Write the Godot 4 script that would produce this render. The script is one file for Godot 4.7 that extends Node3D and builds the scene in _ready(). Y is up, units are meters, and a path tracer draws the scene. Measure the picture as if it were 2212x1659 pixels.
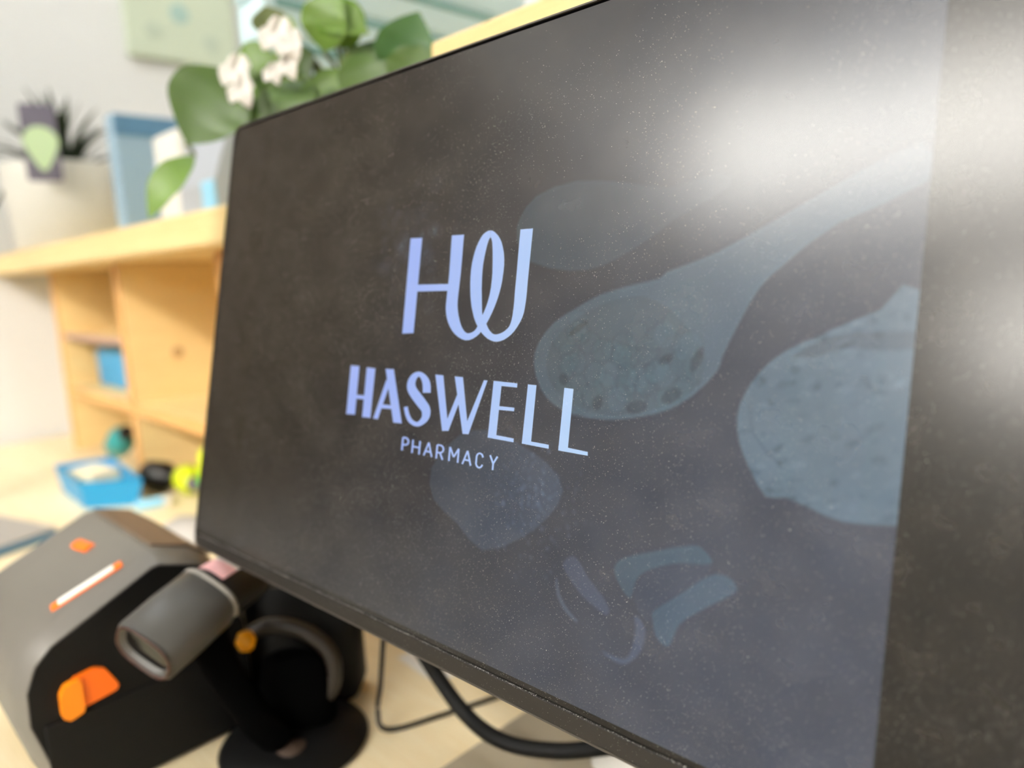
extends Node3D
# A dusty desktop monitor seen obliquely on a pharmacy work bench.

const CAM := Vector3(0, 1.11, 0)
const MON_H := 0.325
const MON_W := 0.5486
const LETTERING := [
	[2278, 1014, 2380, 1018, 2386, 1548, 2287, 1553],
	[2371, 1278, 2641, 1280, 2643, 1317, 2373, 1317],
	[2621, 1021, 2623, 1077, 2627, 1157, 2630, 1226, 2630, 1273, 2629, 1310, 2628, 1342, 2628, 1369, 2628, 1391, 2630, 1413, 2636, 1437, 2645, 1461, 2658, 1484, 2675, 1506, 2695, 1527, 2718, 1544, 2746, 1559, 2776, 1570, 2805, 1575, 2832, 1573, 2858, 1565, 2881, 1553, 2901, 1539, 2918, 1521, 2934, 1501, 2949, 1479, 2964, 1454, 2977, 1429, 2988, 1405, 2998, 1380, 3007, 1354, 3014, 1328, 3020, 1301, 3024, 1272, 3026, 1237, 3027, 1199, 3023, 1164, 3016, 1133, 3005, 1104, 2993, 1079, 2980, 1061, 2966, 1046, 2952, 1035, 2938, 1025, 2923, 1018, 2908, 1015, 2911, 1053, 2914, 1052, 2917, 1055, 2920, 1060, 2923, 1066, 2927, 1075, 2930, 1088, 2934, 1108, 2938, 1132, 2942, 1160, 2946, 1194, 2950, 1233, 2951, 1270, 2950, 1305, 2946, 1339, 2939, 1371, 2930, 1399, 2919, 1425, 2908, 1447, 2902, 1462, 2896, 1473, 2890, 1485, 2882, 1499, 2874, 1513, 2863, 1524, 2847, 1532, 2829, 1537, 2812, 1538, 2798, 1533, 2785, 1524, 2773, 1513, 2762, 1499, 2752, 1483, 2743, 1465, 2734, 1446, 2727, 1425, 2721, 1404, 2718, 1384, 2717, 1364, 2717, 1338, 2718, 1307, 2719, 1271, 2720, 1224, 2719, 1156, 2717, 1078, 2716, 1023],
	[2908, 1015, 2891, 1016, 2874, 1022, 2857, 1032, 2842, 1049, 2829, 1070, 2817, 1094, 2808, 1120, 2801, 1149, 2796, 1179, 2794, 1213, 2795, 1249, 2798, 1283, 2803, 1316, 2809, 1348, 2817, 1378, 2826, 1406, 2838, 1432, 2849, 1456, 2861, 1475, 2873, 1491, 2887, 1506, 2903, 1523, 2921, 1538, 2941, 1551, 2962, 1562, 2985, 1570, 3008, 1575, 3031, 1575, 3053, 1571, 3075, 1564, 3096, 1553, 3117, 1539, 3136, 1522, 3153, 1501, 3169, 1477, 3181, 1453, 3188, 1430, 3191, 1406, 3193, 1380, 3194, 1356, 3194, 1329, 3193, 1284, 3193, 1201, 3193, 1099, 3193, 1026, 3112, 1025, 3112, 1096, 3114, 1196, 3115, 1278, 3115, 1323, 3116, 1351, 3117, 1376, 3117, 1402, 3116, 1424, 3115, 1445, 3112, 1465, 3107, 1483, 3100, 1498, 3088, 1510, 3074, 1520, 3059, 1528, 3042, 1534, 3025, 1538, 3009, 1539, 2995, 1536, 2983, 1529, 2972, 1521, 2962, 1512, 2953, 1501, 2944, 1488, 2933, 1476, 2921, 1463, 2911, 1447, 2905, 1427, 2901, 1405, 2897, 1379, 2892, 1347, 2886, 1311, 2883, 1277, 2880, 1246, 2879, 1217, 2879, 1191, 2881, 1170, 2883, 1151, 2886, 1132, 2890, 1111, 2894, 1090, 2899, 1073, 2903, 1063, 2907, 1056, 2911, 1053],
	[1828, 1757, 1916, 1756, 1919, 2047, 1830, 2052],
	[1989, 1760, 2073, 1761, 2072, 2051, 1991, 2054],
	[1899, 1928, 2016, 1926, 2015, 1949, 1898, 1952],
	[2168, 1758, 2244, 1756, 2362, 2052, 2285, 2055],
	[2186, 1816, 2218, 1853, 2143, 2051, 2098, 2051],
	[2150, 1962, 2266, 1960, 2272, 1981, 2142, 1987],
	[2599, 1764, 2663, 1764, 2744, 2049, 2695, 2055],
	[2712, 2022, 2744, 2049, 2807, 1887, 2782, 1856],
	[2750, 1764, 2813, 1764, 2894, 2049, 2850, 2052],
	[2894, 2049, 2864, 2010, 2965, 1769, 2991, 1769],
	[3032, 1768, 3089, 1768, 3086, 2047, 3029, 2048],
	[3032, 1768, 3191, 1769, 3191, 1790, 3032, 1790],
	[3079, 1888, 3187, 1886, 3187, 1904, 3080, 1907],
	[3030, 2029, 3202, 2032, 3203, 2051, 3029, 2049],
	[3257, 1769, 3311, 1769, 3312, 2046, 3255, 2050],
	[3255, 2032, 3419, 2034, 3421, 2053, 3255, 2050],
	[3476, 1769, 3529, 1770, 3530, 2047, 3476, 2052],
	[3475, 2031, 3640, 2037, 3642, 2054, 3476, 2053],
	[2577, 1864, 2575, 1852, 2573, 1833, 2567, 1815, 2558, 1799, 2546, 1787, 2531, 1776, 2514, 1767, 2494, 1760, 2471, 1756, 2448, 1758, 2427, 1764, 2408, 1774, 2393, 1787, 2382, 1802, 2375, 1818, 2373, 1834, 2375, 1851, 2383, 1868, 2397, 1884, 2413, 1897, 2428, 1909, 2444, 1920, 2460, 1931, 2476, 1942, 2492, 1952, 2506, 1961, 2515, 1967, 2519, 1973, 2522, 1980, 2523, 1988, 2523, 1996, 2520, 2004, 2514, 2012, 2506, 2020, 2495, 2027, 2486, 2030, 2475, 2029, 2461, 2026, 2447, 2020, 2437, 2013, 2427, 2003, 2417, 1991, 2409, 1978, 2402, 1964, 2398, 1953, 2364, 1960, 2368, 1971, 2375, 1986, 2383, 2002, 2393, 2015, 2405, 2029, 2421, 2040, 2441, 2048, 2464, 2054, 2488, 2055, 2513, 2051, 2534, 2042, 2551, 2032, 2567, 2021, 2579, 2007, 2588, 1992, 2591, 1977, 2590, 1960, 2583, 1943, 2569, 1927, 2552, 1914, 2537, 1903, 2522, 1892, 2506, 1882, 2491, 1871, 2476, 1861, 2463, 1852, 2455, 1845, 2449, 1838, 2445, 1830, 2443, 1822, 2444, 1813, 2447, 1803, 2451, 1795, 2456, 1790, 2463, 1785, 2468, 1784, 2474, 1786, 2482, 1792, 2489, 1799, 2495, 1807, 2500, 1816, 2504, 1826, 2507, 1840, 2510, 1856, 2511, 1869],
	[2376, 2127, 2377, 2199, 2393, 2198, 2392, 2126],
	[2383, 2132, 2408, 2132, 2410, 2132, 2416, 2133, 2421, 2137, 2424, 2141, 2426, 2146, 2424, 2151, 2422, 2155, 2417, 2157, 2410, 2159, 2409, 2160, 2385, 2160, 2384, 2171, 2409, 2170, 2416, 2168, 2425, 2166, 2434, 2160, 2440, 2153, 2441, 2145, 2439, 2137, 2434, 2130, 2426, 2125, 2416, 2122, 2410, 2121, 2385, 2121],
	[2463, 2129, 2464, 2202, 2479, 2201, 2478, 2128],
	[2522, 2129, 2523, 2202, 2538, 2201, 2537, 2128],
	[2470, 2170, 2529, 2170, 2531, 2160, 2472, 2160],
	[2594, 2127, 2562, 2200, 2576, 2202, 2608, 2128],
	[2594, 2129, 2627, 2202, 2641, 2199, 2608, 2126],
	[2581, 2181, 2620, 2181, 2622, 2171, 2583, 2171],
	[2662, 2131, 2663, 2204, 2678, 2203, 2677, 2130],
	[2669, 2135, 2694, 2135, 2696, 2136, 2703, 2137, 2708, 2141, 2711, 2145, 2713, 2150, 2712, 2155, 2709, 2159, 2704, 2162, 2697, 2164, 2695, 2165, 2671, 2165, 2669, 2175, 2695, 2175, 2702, 2173, 2711, 2170, 2720, 2164, 2725, 2157, 2727, 2149, 2725, 2141, 2720, 2134, 2711, 2129, 2702, 2126, 2696, 2126, 2670, 2126],
	[2689, 2173, 2714, 2206, 2727, 2201, 2702, 2167],
	[2776, 2202, 2775, 2129, 2761, 2130, 2762, 2203],
	[2762, 2132, 2796, 2180, 2808, 2175, 2775, 2127],
	[2808, 2179, 2840, 2132, 2828, 2128, 2796, 2175],
	[2827, 2131, 2828, 2203, 2842, 2202, 2841, 2130],
	[2893, 2131, 2863, 2203, 2876, 2204, 2906, 2133],
	[2893, 2134, 2924, 2205, 2937, 2201, 2906, 2130],
	[2881, 2184, 2918, 2184, 2919, 2174, 2883, 2174],
	[3017, 2149, 3014, 2141, 3008, 2134, 2999, 2130, 2989, 2128, 2978, 2130, 2969, 2135, 2963, 2142, 2960, 2150, 2960, 2169, 2960, 2187, 2964, 2195, 2970, 2202, 2978, 2206, 2989, 2208, 2999, 2206, 3008, 2201, 3014, 2194, 3017, 2186, 3005, 2185, 3003, 2191, 2999, 2195, 2995, 2198, 2990, 2199, 2985, 2198, 2980, 2195, 2976, 2191, 2973, 2185, 2973, 2168, 2973, 2150, 2975, 2145, 2979, 2140, 2983, 2138, 2988, 2137, 2993, 2138, 2998, 2141, 3002, 2146, 3004, 2152],
	[3052, 2134, 3078, 2173, 3089, 2168, 3064, 2129],
	[3102, 2130, 3078, 2169, 3089, 2172, 3114, 2133],
	[3077, 2171, 3078, 2202, 3090, 2201, 3090, 2170]]
const SPOON_A := [3335, 1781, 3300, 1726, 3279, 1667, 3280, 1618, 3297, 1572, 3331, 1522, 3376, 1477, 3427, 1444, 3485, 1415, 3551, 1380, 3625, 1348, 3710, 1326, 3792, 1308, 3864, 1295, 3918, 1283, 3927, 1273, 3947, 1257, 4038, 1230, 4153, 1192, 4272, 1136, 4388, 1077, 4487, 1025, 4589, 973, 4727, 904, 4838, 867, 4884, 920, 4870, 999, 4752, 1056, 4603, 1114, 4509, 1179, 4438, 1240, 4384, 1288, 4344, 1334, 4312, 1390, 4284, 1451, 4251, 1526, 4224, 1593, 4218, 1625, 4208, 1651, 4170, 1699, 4120, 1748, 4072, 1786, 4016, 1817, 3940, 1845, 3857, 1867, 3782, 1882, 3707, 1890, 3624, 1891, 3543, 1885, 3479, 1872, 3424, 1851, 3375, 1821]
const SPOON_A_BOWL := [3403, 1768, 3370, 1721, 3356, 1671, 3359, 1619, 3378, 1569, 3412, 1528, 3456, 1491, 3511, 1454, 3570, 1422, 3624, 1397, 3681, 1378, 3748, 1363, 3814, 1358, 3874, 1367, 3930, 1387, 3982, 1417, 4029, 1454, 4075, 1499, 4112, 1545, 4138, 1585, 4153, 1622, 4154, 1659, 4143, 1694, 4116, 1727, 4077, 1758, 4031, 1786, 3977, 1811, 3919, 1832, 3855, 1850, 3782, 1863, 3704, 1869, 3620, 1860, 3538, 1841, 3463, 1809]
const SPOON_B := [4304, 1815, 4309, 1774, 4323, 1733, 4344, 1688, 4374, 1643, 4410, 1603, 4453, 1568, 4500, 1541, 4552, 1516, 4615, 1483, 4676, 1453, 4720, 1433, 4764, 1413, 4824, 1330, 4880, 1350, 4923, 1719, 4944, 2091, 4922, 2144, 4873, 2108, 4796, 2120, 4713, 2128, 4656, 2119, 4608, 2105, 4557, 2092, 4511, 2082, 4474, 2090, 4441, 2091, 4406, 2053, 4373, 2002, 4344, 1956, 4322, 1908, 4309, 1861]
const SPOON_B_DARK := [4489, 1580, 4522, 1553, 4579, 1522, 4621, 1504, 4679, 1492, 4788, 1483, 4880, 1484, 4901, 1510, 4882, 1538, 4821, 1547, 4746, 1549, 4698, 1545, 4659, 1543, 4622, 1559, 4584, 1576, 4527, 1584]
const SPOON_C := [3089, 1039, 3087, 1004, 3102, 966, 3134, 917, 3196, 870, 3303, 839, 3432, 826, 3572, 841, 3708, 867, 3815, 894, 3916, 912, 4036, 893, 4134, 878, 4187, 899, 4189, 936, 4089, 988, 3969, 1040, 3925, 1068, 3897, 1089, 3845, 1119, 3783, 1152, 3705, 1190, 3619, 1223, 3531, 1239, 3435, 1239, 3316, 1221, 3206, 1191, 3151, 1159, 3122, 1123, 3100, 1081]
const CAPSULE_A := [3834, 2513, 3833, 2492, 3842, 2474, 3856, 2457, 3888, 2437, 3953, 2409, 4029, 2379, 4105, 2349, 4168, 2327, 4198, 2322, 4216, 2327, 4238, 2340, 4255, 2356, 4264, 2368, 4258, 2379, 4225, 2389, 4181, 2398, 4138, 2406, 4091, 2420, 4034, 2446, 3982, 2476, 3955, 2501, 3941, 2527, 3934, 2571, 3925, 2603, 3900, 2593, 3872, 2566, 3849, 2540]
const CAPSULE_B := [4031, 2645, 4031, 2627, 4044, 2611, 4076, 2580, 4116, 2546, 4151, 2515, 4185, 2484, 4220, 2451, 4252, 2424, 4278, 2411, 4301, 2406, 4326, 2407, 4347, 2414, 4362, 2426, 4369, 2440, 4370, 2451, 4357, 2467, 4321, 2496, 4274, 2532, 4223, 2573, 4177, 2612, 4156, 2637, 4145, 2660, 4134, 2695, 4124, 2725, 4113, 2738, 4098, 2739, 4077, 2733, 4056, 2717, 4040, 2682]
const CAPSULE_C := [3564, 2541, 3579, 2519, 3601, 2502, 3620, 2497, 3643, 2506, 3671, 2532, 3704, 2567, 3749, 2599, 3791, 2630, 3815, 2653, 3828, 2672, 3828, 2690, 3819, 2701, 3801, 2699, 3772, 2688, 3726, 2673, 3674, 2650, 3623, 2613, 3582, 2575, 3565, 2556]
const CAPSULE_ARC := [3545, 2618, 3553, 2645, 3567, 2679, 3593, 2710, 3623, 2736, 3653, 2753, 3675, 2764, 3675, 2772, 3662, 2774, 3636, 2764, 3603, 2747, 3572, 2721, 3547, 2690, 3535, 2652, 3532, 2621, 3536, 2612]
const CAPSULE_HOOK := [3950, 2663, 3963, 2661, 3981, 2669, 3997, 2687, 4009, 2712, 4010, 2739, 4004, 2769, 3995, 2796, 3980, 2822, 3958, 2848, 3932, 2869, 3906, 2875, 3877, 2874, 3833, 2864, 3805, 2853, 3835, 2853, 3881, 2854, 3908, 2851, 3929, 2844, 3941, 2830, 3949, 2812, 3955, 2786, 3958, 2758, 3961, 2734, 3962, 2711, 3954, 2684]
const POWDER := [2640, 2255, 2717, 2150, 2826, 2061, 2939, 2021, 3051, 2011, 3148, 2027, 3240, 2055, 3335, 2082, 3419, 2117, 3489, 2167, 3527, 2226, 3505, 2294, 3451, 2365, 3384, 2431, 3298, 2493, 3187, 2559, 3068, 2599, 2968, 2564, 2872, 2503, 2769, 2465, 2683, 2419, 2637, 2345]
const CAPSULE_A_LOWER := [3936, 2590, 3937, 2562, 3948, 2536, 3959, 2509, 3983, 2481, 4034, 2451, 4091, 2424, 4138, 2411, 4181, 2402, 4226, 2388, 4258, 2382, 4258, 2399, 4242, 2426, 4217, 2453, 4185, 2482, 4151, 2511, 4115, 2542, 4076, 2574, 4043, 2606, 4031, 2642, 4021, 2668, 4002, 2669, 3979, 2655, 3954, 2625]
const SPOON_B_RIM := [4348, 1762, 4353, 1827, 4371, 1875, 4409, 1917, 4452, 1954, 4490, 1976, 4498, 1971, 4460, 1948, 4417, 1912, 4379, 1870, 4361, 1822, 4357, 1757]
var rng := RandomNumberGenerator.new()
var taken := {}
var M := {}


func _ready():
	rng.seed = 77
	# ---------- camera ----------
	var cam := Camera3D.new()
	cam.name = "camera"
	add_child(cam)
	cam.transform = Transform3D(Basis(Vector3(0.7107, -0.0497, -0.7018), Vector3(-0.0764, 0.9861, -0.1473), Vector3(0.6994, 0.1583, 0.6970)).orthonormalized(), CAM)
	cam.near = 0.02
	cam.far = 60.0
	var att := CameraAttributesPhysical.new()
	var focal := 24.0 * 1560.0 / 1659.0
	att.frustum_focal_length = focal
	att.frustum_focus_distance = 0.325
	att.frustum_near = 0.02
	att.frustum_far = 60.0
	att.exposure_aperture = focal / 7.0          # f-number: opening of 7 mm
	cam.attributes = att
	cam.fov = rad_to_deg(2.0 * atan(829.5 / 1560.0))
	cam.current = true
	# ---------- sky, sun, exposure ----------
	var env := Environment.new()
	env.background_mode = Environment.BG_SKY
	var sky := Sky.new()
	var sm := ProceduralSkyMaterial.new()
	sm.sky_top_color = Color(1.0, 0.985, 0.955)
	sm.sky_horizon_color = Color(1.0, 0.975, 0.93)
	sm.ground_horizon_color = Color(0.75, 0.72, 0.68)
	sm.ground_bottom_color = Color(0.55, 0.52, 0.48)
	sm.sky_energy_multiplier = 4.3
	sm.ground_energy_multiplier = 1.6
	sky.sky_material = sm
	env.sky = sky
	env.tonemap_mode = Environment.TONE_MAPPER_LINEAR
	env.tonemap_exposure = 0.9
	env.sdfgi_enabled = true
	env.ssao_enabled = true
	env.ssil_enabled = true
	var we := WorldEnvironment.new()
	we.name = "world_environment"
	we.environment = env
	add_child(we)
	var sun := DirectionalLight3D.new()
	sun.name = "sun"
	sun.light_color = Color(1.0, 0.965, 0.92)
	sun.light_energy = 0.97
	sun.light_angular_distance = 1.2
	sun.shadow_enabled = true
	add_child(sun)
	sun.look_at_from_position(Vector3(1.2, 3.6, 3.4), Vector3(1.2, 3.6, 3.4) - Vector3(0.80, 0.72, 1.0))
	materials()
	room()
	shelving()
	added_cupboard()
	monitor()
	shelf_things()
	bench_things()


# ================= helpers =================
func numbered(n: String) -> String:
	var k: int = taken.get(n, 0)
	taken[n] = k + 1
	return n if k == 0 else "%s_%03d" % [n, k]

func tag(o: Node3D, label: String, category: String, group := "") -> Node3D:
	o.set_meta("label", label)
	o.set_meta("category", category)
	if group: o.set_meta("group", group)
	return o

func thing(called: String, label: String, category: String, at := Vector3.ZERO, turn := 0.0, group := "") -> Node3D:
	var o := Node3D.new()
	o.name = numbered(called)
	add_child(o)
	o.position = at
	o.rotation.y = turn
	return tag(o, label, category, group)

func obj(called: String, st: SurfaceTool, m: Material, parent: Node = self) -> MeshInstance3D:
	st.generate_normals()
	var o := MeshInstance3D.new()
	o.name = numbered(called) if parent == self else called
	o.mesh = st.commit()
	o.material_override = m
	parent.add_child(o, true)
	return o

func struct(called: String, st: SurfaceTool, m: Material) -> MeshInstance3D:
	var o := obj(called, st, m)
	o.set_meta("kind", "structure")
	return o

func mb() -> SurfaceTool:
	var st := SurfaceTool.new()
	st.begin(Mesh.PRIMITIVE_TRIANGLES)
	return st

func tri(st: SurfaceTool, a: Vector3, b: Vector3, c: Vector3, out: Vector3):
	if (b - a).cross(c - a).dot(out) > 0.0:      # front faces run clockwise
		var k := b
		b = c
		c = k
	st.add_vertex(a)
	st.add_vertex(b)
	st.add_vertex(c)

func quad(st: SurfaceTool, a: Vector3, b: Vector3, c: Vector3, d: Vector3, out: Vector3):
	tri(st, a, b, c, out)
	tri(st, a, c, d, out)

# box with chamfered edges, centre c, size s, turned by basis b
func bx(st: SurfaceTool, c: Vector3, s: Vector3, r := 0.002, b := Basis()):
	st.set_smooth_group(-1)
	var h := s * 0.5
	r = minf(r, minf(h.x, minf(h.y, h.z)) * 0.9)
	var V := func(sx: float, sy: float, sz: float, ax: int) -> Vector3:
		var p := Vector3(sx * (h.x - (0.0 if ax == 0 else r)), sy * (h.y - (0.0 if ax == 1 else r)), sz * (h.z - (0.0 if ax == 2 else r)))
		return c + b * p
	var e := [-1.0, 1.0]
	for i in e:
		quad(st, V.call(i, -1, -1, 0), V.call(i, 1, -1, 0), V.call(i, 1, 1, 0), V.call(i, -1, 1, 0), b * Vector3(i, 0, 0))
		quad(st, V.call(-1, i, -1, 1), V.call(1, i, -1, 1), V.call(1, i, 1, 1), V.call(-1, i, 1, 1), b * Vector3(0, i, 0))
		quad(st, V.call(-1, -1, i, 2), V.call(1, -1, i, 2), V.call(1, 1, i, 2), V.call(-1, 1, i, 2), b * Vector3(0, 0, i))
		for j in e:
			quad(st, V.call(i, j, -1, 0), V.call(i, j, 1, 0), V.call(i, j, 1, 1), V.call(i, j, -1, 1), b * Vector3(i, j, 0))
			quad(st, V.call(i, -1, j, 0), V.call(i, 1, j, 0), V.call(i, 1, j, 2), V.call(i, -1, j, 2), b * Vector3(i, 0, j))
			quad(st, V.call(-1, i, j, 1), V.call(1, i, j, 1), V.call(1, i, j, 2), V.call(-1, i, j, 2), b * Vector3(0, i, j))
			for k in e:
				tri(st, V.call(i, j, k, 0), V.call(i, j, k, 1), V.call(i, j, k, 2), b * Vector3(i, j, k))

func box(lo: Vector3, hi: Vector3, r := 0.002) -> SurfaceTool:
	var st := mb()
	bx(st, (lo + hi) * 0.5, hi - lo, r)
	return st

# joins rings of equal length
func loft(st: SurfaceTool, rings: Array, cap0 := true, cap1 := true, group := 1):
	var mid: Array[Vector3] = []
	for r in rings:
		var c := Vector3.ZERO
		for p in r: c += p
		mid.append(c / r.size())
	st.set_smooth_group(group)
	for i in rings.size() - 1:
		var a: Array = rings[i]
		var b: Array = rings[i + 1]
		var n := a.size()
		var m: Vector3 = (mid[i] + mid[i + 1]) * 0.5
		for k in n:
			var l := (k + 1) % n
			var out: Vector3 = (a[k] + a[l] + b[k] + b[l]) * 0.25 - m
			var nn: Vector3 = (b[l] - a[k]).cross(b[k] - a[l])
			if nn.length_squared() < 1e-20: continue
			if absf(nn.normalized().dot(out.normalized())) < 0.05: out = mid[i + 1] - mid[i] if out.length() < 1e-9 else out
			if nn.dot(out) < 0.0: nn = -nn
			quad(st, a[k], a[l], b[l], b[k], nn)
	st.set_smooth_group(-1)
	if cap0: fan(st, rings[0], mid[0] - mid[1])
	if cap1: fan(st, rings[-1], mid[-1] - mid[-2])

func fan(st: SurfaceTool, r: Array, out: Vector3):
	var c := Vector3.ZERO
	for p in r: c += p
	c /= r.size()
	for k in r.size():
		tri(st, c, r[k], r[(k + 1) % r.size()], out)

func smooth_path(pts: Array, per := 6) -> Array:
	var out := []
	for i in pts.size() - 1:
		var a: Vector3 = pts[maxi(i - 1, 0)]
		var b: Vector3 = pts[i]
		var c: Vector3 = pts[i + 1]
		var d: Vector3 = pts[mini(i + 2, pts.size() - 1)]
		for k in per:
			out.append(b.cubic_interpolate(c, a, d, float(k) / per))
	out.append(pts[-1])
	return out

# tube with elliptical section along a path
func tube(st: SurfaceTool, pts: Array, r: float, sides := 12, flat := 1.0, hint := Vector3.UP, r_end := -1.0):
	var rings := []
	var n := pts.size()
	for i in n:
		var t: Vector3 = (pts[mini(i + 1, n - 1)] - pts[maxi(i - 1, 0)]).normalized()
		var s := t.cross(hint)
		if s.length() < 0.05: s = t.cross(Vector3(0.8, 0.1, 0.6))
		s = s.normalized()
		var u := s.cross(t).normalized()
		var q := r if r_end < 0.0 else lerpf(r, r_end, float(i) / (n - 1))
		var ring := []
		for k in sides:
			var a := TAU * k / sides
			ring.append(pts[i] + s * cos(a) * q + u * sin(a) * q * flat)
		rings.append(ring)
	loft(st, rings)

func lathe(st: SurfaceTool, at: Vector3, profile: Array, sides := 40):
	var rings := []
	for p in profile:
		var ring := []
		for k in sides:
			var a := TAU * k / sides
			ring.append(at + Vector3(cos(a) * p.x, p.y, sin(a) * p.x))
		rings.append(ring)
	st.set_smooth_group(2)
	for i in rings.size() - 1:
		var d: Vector2 = profile[i + 1] - profile[i]
		for k in sides:
			var l := (k + 1) % sides
			var a := TAU * (k + 0.5) / sides
			# the profile runs up the outside: outward is to its right
			var out := Vector3(cos(a) * d.y, -d.x, sin(a) * d.y)
			quad(st, rings[i][k], rings[i][l], rings[i + 1][l], rings[i + 1][k], out)
	st.set_smooth_group(-1)

# flat polygon (in axes u, v at o) pushed out along w by depth
func slab(st: SurfaceTool, poly: PackedVector2Array, o: Vector3, u: Vector3, v: Vector3, depth: float):
	st.set_smooth_group(-1)
	var w := u.cross(v).normalized()
	var ix := Geometry2D.triangulate_polygon(poly)
	for side in 2:
		var off := w * (depth if side else 0.0)
		for i in range(0, ix.size(), 3):
			tri(st, o + u * poly[ix[i]].x + v * poly[ix[i]].y + off, o + u * poly[ix[i + 1]].x + v * poly[ix[i + 1]].y + off, o + u * poly[ix[i + 2]].x + v * poly[ix[i + 2]].y + off, w * (depth if side else -depth))
	var area := 0.0
	for i in poly.size():
		area += poly[i].cross(poly[(i + 1) % poly.size()])
	for i in poly.size():
		var a := poly[i]
		var b := poly[(i + 1) % poly.size()]
		var e := (b - a) * signf(area)
		quad(st, o + u * a.x + v * a.y, o + u * b.x + v * b.y, o + u * b.x + v * b.y + w * depth, o + u * a.x + v * a.y + w * depth, u * e.y - v * e.x)

func rounded(x0: float, y0: float, x1: float, y1: float, r: float, per := 6) -> PackedVector2Array:
	var out := PackedVector2Array()
	for q in [[x1 - r, y1 - r, 0], [x0 + r, y1 - r, 90], [x0 + r, y0 + r, 180], [x1 - r, y0 + r, 270]]:
		for k in per + 1:
			var a := deg_to_rad(q[2] + 90.0 * k / per)
			out.append(Vector2(q[0] + cos(a) * r, q[1] + sin(a) * r))
	return out

func cut_corners(p: PackedVector2Array) -> PackedVector2Array:
	var out := PackedVector2Array()
	for i in p.size():
		var a := p[i]
		var b := p[(i + 1) % p.size()]
		out.append(a.lerp(b, 0.12))
		out.append(a.lerp(b, 0.88))
	return out

func ring3(p: PackedVector2Array, z: float) -> Array:
	var out := []
	for q in p: out.append(Vector3(q.x, q.y, z))
	return out


# ================= materials =================
func mat(c: Color, rough := 0.6, spec := 0.5) -> StandardMaterial3D:
	var m := StandardMaterial3D.new()
	m.albedo_color = c
	m.roughness = rough
	m.metallic_specular = spec
	return m

func grain_image(seed_: int, dark: Color, light: Color) -> ImageTexture:
	var n := FastNoiseLite.new()
	n.seed = seed_
	n.frequency = 0.012
	n.fractal_octaves = 4
	var im := Image.create(256, 256, false, Image.FORMAT_RGB8)
	for y in 256:
		for x in 256:
			var sx := sin(TAU * x / 256.0) * 40.0
			var cx := cos(TAU * x / 256.0) * 40.0
			var sy := sin(TAU * y / 256.0) * 150.0
			var cy := cos(TAU * y / 256.0) * 150.0
			var v := n.get_noise_3d(sx + sy * 0.3, cy, cx + sy)
			var w := 0.5 + 0.5 * sin(v * 22.0)
			im.set_pixel(x, y, dark.lerp(light, clampf(0.35 + 0.5 * w + v * 0.4, 0.0, 1.0)))
	return ImageTexture.create_from_image(im)

func wood(tex: Texture2D, scale: Vector3, rough := 0.5) -> StandardMaterial3D:
	var m := mat(Color.WHITE, rough)
	m.albedo_texture = tex
	m.uv1_triplanar = true
	m.uv1_world_triplanar = true
	m.uv1_scale = scale
	return m

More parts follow.
